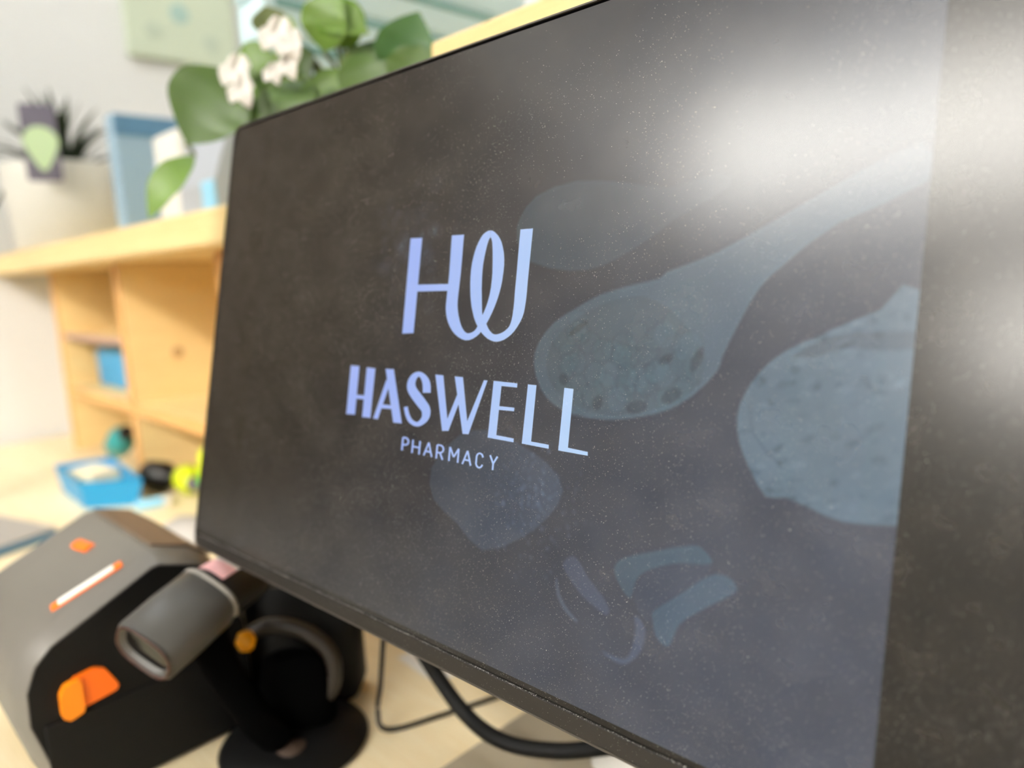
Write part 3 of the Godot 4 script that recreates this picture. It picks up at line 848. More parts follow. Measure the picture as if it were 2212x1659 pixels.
# ================= plants and things on the shelf =================
# one leaf: spine from base to tip, width, facing f, folded along its midrib and drooping
func leaf(base: Vector3, tip: Vector3, width: float, f: Vector3, droop := 0.15, shape := 0.8, full := 0.72) -> SurfaceTool:
	var st := mb()
	var ax := tip - base
	var l := ax.length()
	var t := ax / l
	var s := t.cross(f).normalized()
	var n := s.cross(t).normalized()
	var rows := []
	var steps := 12
	for i in steps + 1:
		var u := float(i) / steps
		var hw := width * 0.5 * pow(sin(PI * pow(u, shape)), full) if i > 0 and i < steps else 0.0006
		var c := base + ax * u + n * (sin(u * PI) * droop * l)
		var row := []
		for k in [-1.0, -0.6, 0.0, 0.6, 1.0]:
			row.append(c + s * hw * k + n * (absf(k) * hw * 0.16 - 0.05 * hw * sin(u * 17.0) * absf(k)))
		rows.append(row)
	st.set_smooth_group(3)
	for i in steps:
		for k in 4:
			quad(st, rows[i][k], rows[i][k + 1], rows[i + 1][k + 1], rows[i + 1][k], n)
			var e := n * -0.0007
			quad(st, rows[i][k] + e, rows[i][k + 1] + e, rows[i + 1][k + 1] + e, rows[i + 1][k] + e, -n)
	return st

func shelf_things():
	var o: Vector3
	var st: SurfaceTool
	# --- picture on the left wall
	var p := thing("wall_picture", "pale green unframed picture with faint grey spots on the left wall", "picture", Vector3(-2.1, 1.71, -0.88))
	o = p.position
	obj("canvas", box(Vector3(-2.0995, 1.705, -1.03) - o, Vector3(-2.076, 2.14, -0.735) - o, 0.004), mat(Color(0.80, 0.84, 0.76), 0.8, 0.2), p)
	for q in [[1.83, -0.875, 0.026, 0], [1.775, -0.80, 0.022, 1], [1.765, -0.955, 0.024, 1]]:
		st = mb()
		lathe(st, Vector3.ZERO, [Vector2(q[2], 0), Vector2(q[2] * 0.95, 0.0006), Vector2(0.0001, 0.0007)], 18)
		var s := obj("spot", st, mat(Color(0.66, 0.77, 0.74), 0.8) if q[3] == 0 else mat(Color(0.74, 0.79, 0.72), 0.8), p)
		s.position = Vector3(-2.076, q[0], q[1]) - o
		s.rotation.z = -PI / 2
	# --- potted succulent
	var pot := thing("potted_succulent", "dark spiky succulent in a round white ceramic pot on the shelf", "plant", Vector3(-1.875, 1.1955, -0.49))
	st = mb()
	lathe(st, Vector3.ZERO, [Vector2(0.0001, 0), Vector2(0.103, 0), Vector2(0.108, 0.005), Vector2(0.122, 0.180), Vector2(0.120, 0.185), Vector2(0.114, 0.185), Vector2(0.111, 0.180), Vector2(0.110, 0.155)], 48)
	obj("pot", st, M.pot, pot)
	st = mb()
	lathe(st, Vector3.ZERO, [Vector2(0.1105, 0.154), Vector2(0.06, 0.162), Vector2(0.0001, 0.164)], 32)
	obj("soil", st, M.soil, pot)
	var r := RandomNumberGenerator.new()
	r.seed = 5
	for i in 22:
		var a := TAU * i * 0.381966 + 0.4
		var up := 0.12 + 0.20 * (1.0 - float(i) / 22.0) * r.randf_range(0.7, 1.05)
		var far := 0.04 + 0.125 * float(i) / 22.0
		var root := Vector3(cos(a) * 0.022, 0.160, sin(a) * 0.022)
		var tip := Vector3(cos(a) * far, 0.16 + up * 0.62, sin(a) * far)
		obj("leaf", leaf(root, tip, 0.026, Vector3(-cos(a), 0.7, -sin(a)), 0.12, 0.55), M.leaf[6], pot)
	for q in [[[-0.10, 0.16, 0.16], 0.03], [[0.02, 0.16, 0.20], 0.03], [[0.15, 0.13, -0.14], 0.026], [[0.13, 0.06, -0.12], 0.024], [[0.14, 0.22, -0.10], 0.022], [[-0.11, 0.04, 0.13], 0.026]]:
		var tip := Vector3(q[0][0], q[0][1], q[0][2])
		tip.y += 0.035
		obj("leaf", leaf(Vector3(0, 0.16, 0) + Vector3(tip.x, 0, tip.z) * 0.15, tip, q[1], Vector3(0, 1, 0), 0.22, 0.55), M.leaf[6], pot)
	var tagn := thing("plant_tag", "violet grey plant label with a mint green leaf shape hanging on the white pot", "label", Vector3(-1.7315, 1.331, -0.4200), 1.33)
	st = mb()
	slab(st, rounded(-0.031, 0.0, 0.031, 0.150, 0.006), Vector3.ZERO, Vector3(1, 0, 0), Vector3(0, 1, 0), 0.0012)
	obj("card", st, M.violet_card, tagn)
	st = mb()
	var drop := PackedVector2Array()
	for k in 24:
		var a := TAU * k / 24
		drop.append(Vector2(cos(a) * 0.032 * (1.0 if sin(a) > 0 else 1.0 - 0.5 * absf(sin(a))), 0.076 + sin(a) * (0.032 if sin(a) > 0 else 0.056)))
	slab(st, drop, Vector3(0, 0, 0.0013), Vector3(1, 0, 0), Vector3(0, 1, 0), 0.001)
	obj("leaf_print", st, M.mint, tagn)
	st = mb()
	tube(st, smooth_path([Vector3(0, 0.05, -0.0008), Vector3(0, 0.054, -0.005), Vector3(0, 0.052, -0.011)], 4), 0.001, 6)
	obj("hook", st, M.metal, tagn)
	# --- leaflets, folder and bag behind the pot
	var f := thing("blue_folder", "pale blue upright folder with a darker top band behind the pot", "folder", Vector3(-1.515, 1.1955, -0.555))
	obj("cover", box(Vector3(-0.03, 0, -0.07), Vector3(0.014, 0.236, 0.07), 0.003), M.folder_blue, f)
	obj("top_band", box(Vector3(0.0142, 0.196, -0.069), Vector3(0.016, 0.234, 0.069), 0.0005), M.folder_band, f)
	var wb := tag(obj("carton", box(Vector3(-1.345, 1.1955, -0.54), Vector3(-1.235, 1.362, -0.495), 0.003), M.paper), "small white carton leaning beside the blue folder", "box")
	var bag := thing("pharmacy_bag", "grey and pale blue paper bag standing on the shelf left of the monitor", "bag", Vector3(-1.125, 1.1955, -0.50))
	st = mb()
	loft(st, [[Vector3(-0.07, 0, -0.03), Vector3(0.07, 0, -0.03), Vector3(0.07, 0, 0.03), Vector3(-0.07, 0, 0.03)], [Vector3(-0.072, 0.06, -0.03), Vector3(0.072, 0.06, -0.026), Vector3(0.07, 0.06, 0.032), Vector3(-0.07, 0.06, 0.028)], [Vector3(-0.075, 0.13, -0.008), Vector3(0.075, 0.13, -0.006), Vector3(0.075, 0.13, 0.008), Vector3(-0.075, 0.13, 0.006)]], true, true, -1)
	obj("bag_body", st, M.bag, bag)
	obj("blue_panel", box(Vector3(0.028, 0.008, 0.031), Vector3(0.069, 0.062, 0.035), 0.0005), M.sky_blue, bag)
	obj("top_fold", box(Vector3(-0.076, 0.13, -0.009), Vector3(0.076, 0.142, 0.009), 0.001), M.sky_blue, bag)
	# --- stack of flat boxes
	var cb := thing("carton", "tall pale blue carton carrying the flat boxes, mostly hidden by plant and monitor", "box", Vector3(-0.78, 1.1955, -0.61))
	obj("carton_body", box(Vector3(-0.03, 0, -0.18), Vector3(0.03, 0.172, 0.205), 0.003), M.pale_blue, cb)
	obj("teal_stripe", box(Vector3(0.0302, 0.160, -0.14), Vector3(0.0310, 0.169, 0.19), 0.0003), M.teal, cb)
	for i in 3:
		var y := 1.368 + i * 0.0432
		var b := thing("flat_box", ["lowest of the three pale blue flat boxes behind the plant", "middle one of the three pale blue flat boxes behind the plant", "topmost of the three pale blue flat boxes behind the plant"][i], "box", Vector3(-0.78, y, -0.61), 0.0, "stack of pale blue flat boxes on the shelf")
		var far := -0.205 if i > 0 else -0.18
		obj("carton_body", box(Vector3(-0.03, 0, far), Vector3(0.03, 0.0428, 0.205 + 0.003 * (i % 2)), 0.003), M.pale_blue, b)
		obj("teal_stripe", box(Vector3(0.0302, 0.031, far + 0.045), Vector3(0.0310, 0.040, 0.19), 0.0003), M.teal, b)
	# --- begonia hanging over the monitor's corner
	var g := thing("flowering_plant", "leafy green houseplant with white flowers spilling over the monitor's top left corner", "plant", Vector3(-0.635, 1.1955, -0.445))
	o = g.position
	st = mb()
	lathe(st, Vector3.ZERO, [Vector2(0.0001, 0), Vector2(0.045, 0), Vector2(0.058, 0.068), Vector2(0.055, 0.07), Vector2(0.052, 0.06)], 32)
	obj("pot", st, M.terracotta, g)
	st = mb()
	lathe(st, Vector3.ZERO, [Vector2(0.053, 0.060), Vector2(0.0001, 0.066)], 24)
	obj("soil", st, M.soil, g)
	var heart := Vector3(-0.64, 1.268, -0.43) - o
	var face := Vector3(0.70, 0.16, 0.70)
	# base, tip, width, colour, droop
	var L := [
		[Vector3(-0.7120, 1.3130, -0.3500), Vector3(-0.7365, 1.2450, -0.3030), 0.082, 0, 0.10],
		[Vector3(-0.7665, 1.240, -0.3216), Vector3(-0.784, 1.178, -0.2761), 0.036, 1, 0.12],
		[Vector3(-0.672, 1.318, -0.372), Vector3(-0.714, 1.3205, -0.348), 0.036, 1, 0.1],
		[Vector3(-0.672, 1.340, -0.372), Vector3(-0.676, 1.368, -0.368), 0.034, 4, 0.1],
		[Vector3(-0.660, 1.338, -0.378), Vector3(-0.654, 1.356, -0.380), 0.022, 1, 0.1],
		[Vector3(-0.640, 1.335, -0.425), Vector3(-0.652, 1.366, -0.404), 0.034, 2, 0.1],
		[Vector3(-0.612, 1.322, -0.418), Vector3(-0.622, 1.372, -0.402), 0.046, 2, 0.12],
		[Vector3(-0.628, 1.350, -0.402), Vector3(-0.580, 1.328, -0.415), 0.036, 1, 0.14],
		[Vector3(-0.578, 1.286, -0.440), Vector3(-0.550, 1.346, -0.452), 0.056, 3, 0.10],
		[Vector3(-0.575, 1.306, -0.445), Vector3(-0.528, 1.300, -0.460), 0.044, 5, 0.1],
		[Vector3(-0.600, 1.290, -0.425), Vector3(-0.606, 1.322, -0.412), 0.044, 5, 0.1],
		[Vector3(-0.585, 1.270, -0.420), Vector3(-0.600, 1.318, -0.416), 0.052, 0, 0.1],
		[Vector3(-0.630, 1.275, -0.405), Vector3(-0.640, 1.308, -0.400), 0.052, 1, 0.1],
		[Vector3(-0.660, 1.300, -0.385), Vector3(-0.650, 1.262, -0.370), 0.046, 0, 0.1],
		[Vector3(-0.690, 1.275, -0.375), Vector3(-0.668, 1.288, -0.365), 0.040, 5, 0.1],
		[Vector3(-0.720, 1.272, -0.350), Vector3(-0.690, 1.262, -0.350), 0.050, 2, 0.1],
		[Vector3(-0.690, 1.310, -0.390), Vector3(-0.650, 1.325, -0.400), 0.050, 0, 0.1],
		[Vector3(-0.665, 1.320, -0.400), Vector3(-0.700, 1.295, -0.380), 0.056, 1, 0.1],
		[Vector3(-0.560, 1.275, -0.440), Vector3(-0.545, 1.315, -0.448), 0.050, 0, 0.1],
		[Vector3(-0.620, 1.250, -0.420), Vector3(-0.585, 1.262, -0.430), 0.060, 3, 0.1],
		[Vector3(-0.680, 1.250, -0.390), Vector3(-0.640, 1.250, -0.400), 0.060, 3, 0.1],
		[Vector3(-0.555, 1.255, -0.440), Vector3(-0.530, 1.280, -0.455), 0.050, 1, 0.1],
		[Vector3(-0.6035, 1.262, -0.4245), Vector3(-0.640, 1.300, -0.405), 0.066, 0, 0.12],
		[Vector3(-0.640, 1.262, -0.400), Vector3(-0.672, 1.296, -0.385), 0.060, 3, 0.12],
		[Vector3(-0.575, 1.275, -0.435), Vector3(-0.5456, 1.322, -0.458), 0.070, 0, 0.12],
		[Vector3(-0.600, 1.285, -0.430), Vector3(-0.592, 1.330, -0.440), 0.060, 3, 0.12],
		[Vector3(-0.6248, 1.320, -0.395), Vector3(-0.601, 1.368, -0.399), 0.050, 1, 0.12],
		[Vector3(-0.672, 1.285, -0.388), Vector3(-0.7178, 1.322, -0.372), 0.055, 1, 0.12],
		[Vector3(-0.660, 1.262, -0.380), Vector3(-0.700, 1.278, -0.355), 0.060, 0, 0.12],
	]
	for q in L:
		var b: Vector3 = q[0] - o
		var tilt := face + Vector3(r.randf_range(-0.3, 0.3), r.randf_range(-0.1, 0.45), r.randf_range(-0.3, 0.3))
		obj("leaf", leaf(b, q[1] - o, q[2], tilt, q[4], 0.88, 0.85), M.leaf[q[3]], g)
		var from: Vector3 = heart - Vector3(0, 0.01, 0)
		var mid: Vector3 = heart.lerp(b, 0.55) + Vector3(0, 0.012, 0) - face * 0.012
		if q == L[1]:      # hangs from the tip of the big leaf
			from = L[0][1] - o
			mid = from.lerp(b, 0.5) + Vector3(0, 0.003, 0)
		st = mb()
		tube(st, smooth_path([from, mid, b], 5), 0.0022, 6)
		obj("stem", st, M.leaf[4], g)
	for q in [[Vector3(-0.6460, 1.339, -0.362), 0.021], [Vector3(-0.6360, 1.329, -0.368), 0.017], [Vector3(-0.6860, 1.312, -0.338), 0.020], [Vector3(-0.6790, 1.292, -0.338), 0.017], [Vector3(-0.6400, 1.309, -0.366), 0.014], [Vector3(-0.6540, 1.304, -0.358), 0.012]]:
		var c: Vector3 = q[0] - o
		st = mb()
		for k in 4:
			var a := TAU * k / 4 + 0.5
			var side := Vector3(cos(a) * 0.7, 0, -cos(a) * 0.7) + Vector3(0, sin(a), 0)
			var pe := leaf(c - Vector3(0, 0, 0), c + side * q[1] * 0.8 - Vector3(0, q[1] * 0.55, 0) + face * 0.004, q[1] * 0.95, face, 0.2, 0.9)
			pe.generate_normals()
			st.append_from(pe.commit(), 0, Transform3D())
		obj("flower", st, M.petal, g)


# ================= things on the bench =================
func bench_things():
	var st: SurfaceTool
	var o: Vector3
	# --- label printer
	var pr := thing("label_printer", "grey topped black label printer with orange latch and stripe, left of the monitor", "printer", Vector3(-0.64, 0.75, -0.15))
	o = pr.position
	var prof := [Vector2(-0.0885, 0.752), Vector2(-0.0770, 0.788), Vector2(-0.0690, 0.822), Vector2(-0.0705, 0.848), Vector2(-0.078, 0.866), Vector2(-0.090, 0.878), Vector2(-0.104, 0.885), Vector2(-0.166, 0.9135), Vector2(-0.172, 0.914), Vector2(-0.20, 0.9045), Vector2(-0.215, 0.892), Vector2(-0.235, 0.84), Vector2(-0.235, 0.752)]
	var mid := Vector2(-0.15, 0.82)
	var ring_of := func(x: float, k: float) -> Array:
		var out := []
		for q in prof:
			var v: Vector2 = q + (mid - q).normalized() * k
			out.append(Vector3(x, maxf(v.y, 0.752), v.x) - o)
		return out
	st = mb()
	loft(st, [ring_of.call(-0.728, 0.012), ring_of.call(-0.722, 0.003), ring_of.call(-0.714, 0.0), ring_of.call(-0.572, 0.0), ring_of.call(-0.560, 0.0025), ring_of.call(-0.551, 0.0075)], true, true, 1)
	obj("shell", st, M.grey, pr)
	st = mb()
	var plate := PackedVector2Array()
	for q in prof:
		var v: Vector2 = q + (mid - q).normalized() * 0.0085
		plate.append(Vector2(-(v.x - o.z), maxf(v.y, 0.752) - o.y))
	slab(st, plate, Vector3(-0.551 - o.x, 0, 0), Vector3(0, 0, -1), Vector3(0, 1, 0), 0.0016)
	obj("side_panel", st, M.soft_black, pr)
	obj("base_band", box(Vector3(-0.5494, 0.7525, -0.226) - o, Vector3(-0.5475, 0.8195, -0.084) - o, 0.0009), M.soft_black, pr)
	var lid := Vector3(0, 0.0285, -0.062).normalized()
	var lidn := Vector3(1, 0, 0).cross(lid).normalized()
	if lidn.y < 0: lidn = -lidn
	obj("rear_cover", rear_cover(o), M.reflect_brown, pr)  # rear slope: brown shelf reflection and shade put into its colour
	var on_lid := func(x: float, z: float) -> Vector3: return Vector3(x, 0.885 + (z + 0.104) * -0.4597, z) - o
	st = mb()
	var sp := []
	for k in 9: sp.append(on_lid.call(lerpf(-0.5835, -0.5735, k / 8.0), lerpf(-0.1055, -0.1515, k / 8.0)) + lidn * 0.0005)
	tube(st, sp, 0.0052, 14, 0.25, lidn)
	obj("indicator_stripe", st, M.orange, pr)
	st = mb()
	sp = []
	for k in 9: sp.append(on_lid.call(lerpf(-0.5825, -0.5747, k / 8.0), lerpf(-0.1105, -0.1465, k / 8.0)) + lidn * 0.0016)
	tube(st, sp, 0.0040, 14, 0.2, lidn)
	obj("indicator_window", st, M.paper, pr)
	st = mb()
	tube(st, [on_lid.call(-0.664, -0.144) + lidn * 0.0004, on_lid.call(-0.652, -0.145) + lidn * 0.0004, on_lid.call(-0.636, -0.147) + lidn * 0.0004], 0.0048, 14, 0.3, lidn)
	obj("feed_button", st, M.orange, pr)
	var latch := []
	for q in [[[0.0945, 0.8225], [0.0950, 0.8385], [0.0985, 0.8440], [0.1085, 0.8462], [0.1085, 0.8215], [0.0990, 0.8185]], [[0.1030, 0.8462], [0.1180, 0.8485], [0.1245, 0.8452], [0.1318, 0.8300], [0.1300, 0.8262], [0.1030, 0.8222]]]:
		var pv := PackedVector2Array()
		for v in q: pv.append(Vector2(v[0] + o.z, v[1] - o.y))
		latch.append(cut_corners(cut_corners(cut_corners(pv))))
	st = mb()
	slab(st, latch[0], Vector3(-0.5496 - o.x, 0, 0), Vector3(0, 0, -1), Vector3(0, 1, 0), 0.0065)
	obj("latch_tab", st, M.orange_light, pr)
	st = mb()
	slab(st, latch[1], Vector3(-0.5496 - o.x, 0, 0), Vector3(0, 0, -1), Vector3(0, 1, 0), 0.0035)
	obj("latch", st, M.orange, pr)
	# --- paper in front of the printer
	st = mb()
	slab(st, PackedVector2Array([Vector2(-0.90, -0.20), Vector2(-0.585, -0.20), Vector2(-0.585, 0.057), Vector2(-0.64, 0.057), Vector2(-0.90, 0.062)]), Vector3(0, 0.7503, 0), Vector3(1, 0, 0), Vector3(0, 0, -1), 0.0008)
	tag(obj("paper_sheet", st, M.cream_paper), "cream sheet of paper lying on the bench in front of the label printer", "paper")
	# --- hand scanner on a stand, in front of the monitor's lower left corner
	var sc := thing("barcode_scanner", "grey black handheld barcode scanner with a pink and white sticker, nose down beside the printer", "scanner", Vector3(-0.507, 0.75, -0.19))
	o = sc.position
	var p1 := Vector3(-0.4866, 0.8746, -0.1337) - o
	var p2 := Vector3(-0.5073, 0.8871, -0.1864) - o
	var p3 := Vector3(-0.5290, 0.8880, -0.2300) - o
	var wv := Vector3(0.0292, -0.0198, -0.0248).normalized()
	var section := func(c: Vector3, t: Vector3, hw: float, hh: float, k := 24) -> Array:
		var w := (wv - t * wv.dot(t)).normalized()
		var u := w.cross(t).normalized()
		if u.y < 0: u = -u
		var out := []
		for i in k:
			var a := TAU * i / k
			var ca := cos(a)
			var sa := sin(a)
			out.append(c + w * hw * signf(ca) * pow(absf(ca), 0.62) + u * hh * signf(sa) * pow(absf(sa), 0.75))
		return out
	var t1 := (p2 - p1).normalized()
	var t2 := (p3 - p2).normalized()
	st = mb()
	loft(st, [section.call(p1 + t1 * 0.004, t1, 0.0182, 0.0118), section.call(p1, t1, 0.0205, 0.0140), section.call(p1 - t1 * 0.0005, t1, 0.0228, 0.0162), section.call(p1 + t1 * 0.002, t1, 0.0244, 0.0176), section.call(p1.lerp(p2, 0.5), t1, 0.0252, 0.0186), section.call(p2 - t1 * 0.002, t1, 0.0246, 0.0182), section.call(p2, t1, 0.0230, 0.0166)], false, true, 1)
	obj("head", st, M.grey_dark, sc)
	st = mb()
	loft(st, [section.call(p1 + t1 * 0.0035, t1, 0.0184, 0.0119), section.call(p1 + t1 * 0.0045, t1, 0.0184, 0.0119)], true, true, 1)
	obj("scan_window", st, mat(Color(0.03, 0.02, 0.02), 0.1), sc)
	st = mb()
	var lip := []
	for q in section.call(p1 - t1 * 0.0004, t1, 0.0217, 0.0152): lip.append(q)
	lip.append(lip[0])
	tube(st, lip, 0.0011, 8)
	obj("window_rim", st, mat(Color(0.28, 0.17, 0.13), 0.4), sc)
	st = mb()
	loft(st, [section.call(p2 - t1 * 0.001, t1, 0.0216, 0.0148), section.call(p2.lerp(p3, 0.35), t2, 0.0222, 0.0150), section.call(p2.lerp(p3, 0.85), t2, 0.0215, 0.0140), section.call(p3, t2, 0.0190, 0.0110)], true, true, 1)
	obj("rear_body", st, M.black, sc)
	st = mb()
	var rimpts := []
	for i in 15:
		var a := deg_to_rad(lerpf(0, 180, i / 14.0))
		var w2 := (wv - t1 * wv.dot(t1)).normalized()
		var u2 := w2.cross(t1).normalized()
		if u2.y < 0: u2 = -u2
		rimpts.append(p2 + t1 * 0.0006 + w2 * 0.0230 * signf(cos(a)) * pow(absf(cos(a)), 0.62) + u2 * 0.0166 * pow(absf(sin(a)), 0.75))
	tube(st, rimpts, 0.0024, 8)
	obj("trim_band", st, mat(Color(0.58, 0.56, 0.53), 0.4), sc)
	var wn := (wv - t2 * wv.dot(t2)).normalized()
	var un := wn.cross(t2).normalized()
	if un.y < 0: un = -un
	for q in [["sticker", M.pink, 0.12, 0.44], ["sticker", M.paper, 0.44, 0.70]]:
		st = mb()
		var rows := []
		for e in 2:
			var row := []
			for k in 7:
				var w := lerpf(-0.0185, 0.003, k / 6.0)
				var ca := pow(absf(w) / 0.0222, 1.0 / 0.62)
				row.append(p2.lerp(p3, q[2 + e]) + wn * w + un * (0.0150 * pow(sqrt(maxf(0.0, 1.0 - ca * ca)), 0.75) + 0.0005))
			rows.append(row)
		st.set_smooth_group(1)
		for k in 6:
			quad(st, rows[0][k], rows[0][k + 1], rows[1][k + 1], rows[1][k], un)
			var e := un * -0.0004
			quad(st, rows[0][k] + e, rows[0][k + 1] + e, rows[1][k + 1] + e, rows[1][k] + e, -un)
		obj(q[0], st, q[1], sc)
	st = mb()
	tube(st, smooth_path([p2 - Vector3(0, 0.008, 0), p2 + Vector3(0.006, -0.035, 0.004), Vector3(0.012, 0.045, -0.012), Vector3(0.018, 0.013, -0.030)], 5), 0.013, 14, 0.8, Vector3(1, 0, 0.2), 0.012)
	obj("handle", st, M.groove, sc)
	# --- its stand plate
	var sd := thing("scanner_stand", "black round-footed scanner stand plate on the bench below the scanner", "stand", Vector3(-0.497, 0.75, -0.235))
	st = mb()
	lathe(st, Vector3.ZERO, [Vector2(0.0001, 0.0002), Vector2(0.055, 0.0002), Vector2(0.057, 0.003), Vector2(0.054, 0.007), Vector2(0.030, 0.012), Vector2(0.0001, 0.0125)], 40)
	obj("foot", st, M.soft_black, sd)
	st = mb()
	lathe(st, Vector3(0.018, 0.0100, 0.012), [Vector2(0.012, 0.0), Vector2(0.011, 0.0022), Vector2(0.0001, 0.0026)], 20)
	obj("rubber_pad", st, mat(Color(0.27, 0.21, 0.17), 0.6), sd)
	# --- second scanner: loop handle and yellow button
	var s2 := thing("barcode_scanner", "black handheld scanner with a looped grip and a yellow button, under the monitor", "scanner", Vector3(-0.505, 0.763, -0.245))
	o = s2.position
	st = mb()
	var blk := []
	for q in [[0.0, 0.020, 0.030], [0.006, 0.026, 0.036], [0.035, 0.025, 0.034], [0.052, 0.020, 0.028], [0.056, 0.012, 0.018]]:
		var ring := []
		for k in 20:
			var a := TAU * k / 20
			ring.append(Vector3(cos(a) * q[2] * 0.72 + sin(a) * q[1] * 0.35, q[0], -cos(a) * q[2] * 0.5 + sin(a) * q[1] * 0.55))
		blk.append(ring)
	loft(st, blk)
	obj("body", st, M.groove, s2)
	st = mb()
	blk = []
	for q in [[-0.0115, 0.9], [0.0, 1.0], [0.045, 1.0], [0.080, 0.95], [0.093, 0.7]]:
		var ring := []
		for k in 24:
			var a := TAU * k / 24
			var c: Vector2 = Vector2(signf(cos(a)) * pow(absf(cos(a)), 0.6) * 0.050, signf(sin(a)) * pow(absf(sin(a)), 0.6) * 0.024) * q[1]
			c = c.rotated(0.75)
			ring.append(Vector3(-0.046 + c.x, q[0], -0.034 - c.y))
		blk.append(ring)
	loft(st, blk)
	obj("cradle", st, M.soft_black, s2)
	st = mb()
	tube(st, smooth_path([Vector3(-0.5318, 0.8347, -0.2217) - o, Vector3(-0.5206, 0.8411, -0.2343) - o, Vector3(-0.5049, 0.8378, -0.2494) - o, Vector3(-0.4912, 0.8272, -0.2607) - o, Vector3(-0.4821, 0.8104, -0.266) - o, Vector3(-0.4827, 0.7868, -0.261) - o, Vector3(-0.497, 0.773, -0.246) - o], 5), 0.0062, 12)
	obj("grip_loop", st, mat(Color(0.15, 0.125, 0.10), 0.4), s2)
	st = mb()
	lathe(st, Vector3.ZERO, [Vector2(0.0001, -0.008), Vector2(0.0055, -0.0062), Vector2(0.0078, 0), Vector2(0.0055, 0.0062), Vector2(0.0001, 0.008)], 18)
	var yb := obj("button", st, M.yellow, s2)
	yb.position = Vector3(-0.5145, 0.8395, -0.2125) - o
	# --- cables
	st = mb()
	tube(st, smooth_path([Vector3(-0.436, 0.900, -0.292), Vector3(-0.442, 0.865, -0.2915), Vector3(-0.4475, 0.8315, -0.2912), Vector3(-0.4542, 0.7906, -0.2895), Vector3(-0.459, 0.768, -0.288), Vector3(-0.450, 0.7535, -0.290), Vector3(-0.432, 0.7525, -0.335), Vector3(-0.415, 0.7525, -0.385), Vector3(-0.40, 0.7525, -0.44), Vector3(-0.36, 0.7525, -0.50)], 6), 0.0021, 8)
	tag(obj("thin_cable", st, M.black), "thin black cable hanging from the monitor and bending along the bench", "cable")
	st = mb()
	tube(st, smooth_path([Vector3(-0.452, 0.93, -0.262), Vector3(-0.425, 0.865, -0.288), Vector3(-0.405, 0.815, -0.305), Vector3(-0.372, 0.790, -0.308), Vector3(-0.335, 0.786, -0.309), Vector3(-0.300, 0.787, -0.325), Vector3(-0.272, 0.790, -0.350)], 6), 0.0056, 10)
	tag(obj("thick_cable", st, M.soft_black), "thick black cable looping from under the monitor to its stand", "cable")
	var ad := thing("power_plug", "small black power plug lying on the bench behind the cables", "plug", Vector3(-0.505, 0.7502, -0.405), 0.5)
	obj("housing", box(Vector3(-0.026, 0, -0.013), Vector3(0.026, 0.022, 0.013), 0.004), M.black, ad)
	st = mb()
	tube(st, smooth_path([Vector3(0.026, 0.010, 0), Vector3(0.05, 0.008, 0.004), Vector3(0.08, 0.004, -0.01), Vector3(0.12, 0.004, -0.02)], 4), 0.003, 8)
	obj("cord", st, M.black, ad)
	st = mb()
	slab(st, PackedVector2Array([Vector2(-0.032, -0.012), Vector2(0.03, -0.016), Vector2(0.034, 0.010), Vector2(-0.03, 0.014)]), Vector3(-0.505, 0.7503, -0.375), Vector3(1, 0, 0), Vector3(0, 0, -1), 0.0006)
	tag(obj("paper_slip", st, M.paper), "small white paper slip on the bench under the monitor", "paper")
	# --- blue basket
	var bt := thing("desk_basket", "bright blue plastic desk basket holding papers on the bench by the left wall", "basket", Vector3(-1.40, 0.7503, -0.353), 0.0)
	basket(bt)
	st = mb()
	slab(st, PackedVector2Array([Vector2(-0.055, -0.026), Vector2(0.03, -0.028), Vector2(0.034, 0.022), Vector2(-0.05, 0.024)]), Vector3(-1.405, 0.776, -0.350), Vector3(0.985, 0, -0.17), Vector3(0.17, 0, 0.985), -0.018)
	tag(obj("note_pad", st, M.cream_paper), "cream note pad lying in the blue desk basket", "paper")
	# --- odds and ends by the pigeonholes
	var er := thing("glue_stick", "short pale blue stick lying on the bench behind the printer", "stick", Vector3(-1.235, 0.7585, -0.375))
	st = mb()
	tube(st, [Vector3(-0.008, 0, 0.014), Vector3(0, 0, -0.006), Vector3(0.004, 0, -0.024)], 0.0085, 14)
	obj("barrel", st, M.sky_blue, er)
	st = mb()
	tube(st, [Vector3(0.004, 0, -0.0242), Vector3(0.006, 0, -0.034)], 0.0088, 14)
	obj("cap", st, M.white_plastic, er)
	var pad := thing("tablet", "grey flat tablet with a dark edge lying at the left end of the bench", "tablet", Vector3(-1.30, 0.7503, -0.135), 0.30)
	obj("casing", box(Vector3(-0.14, 0, -0.075), Vector3(0.12, 0.012, 0.075), 0.003), M.folder_band, pad)
	obj("cover", box(Vector3(-0.139, 0.0122, -0.074), Vector3(0.119, 0.0165, 0.074), 0.002), M.pale_grey, pad)
	var mo := thing("computer_mouse", "pale grey computer mouse behind the monitor's lower left corner", "mouse", Vector3(-1.025, 0.7503, -0.365), 0.5)
	st = mb()
	var rings := []
	for q in [[-0.052, 0.3, 0.006], [-0.045, 0.75, 0.020], [-0.02, 1.0, 0.033], [0.01, 1.0, 0.034], [0.035, 0.85, 0.024], [0.05, 0.35, 0.010]]:
		var ring := []
		for k in 16:
			var a := TAU * k / 16
			ring.append(Vector3(q[0], maxf(0.0, sin(a)) * q[2] + 0.002 + minf(0.0, sin(a)) * 0.002, cos(a) * 0.032 * q[1]))
		rings.append(ring)
	loft(st, rings)
	obj("shell", st, M.pale_grey, mo)
	st = mb()
	lathe(st, Vector3(0.03, 0.024, 0), [Vector2(0.0001, 0), Vector2(0.004, 0.001), Vector2(0.004, 0.005), Vector2(0.0001, 0.006)], 12)
	obj("wheel", st, M.black, mo)
	tag(obj("blue_carton", box(Vector3(-1.765, 0.9025, -0.56), Vector3(-1.50, 0.985, -0.475), 0.003), M.blue), "bright blue carton in the upper left pigeonhole", "box")
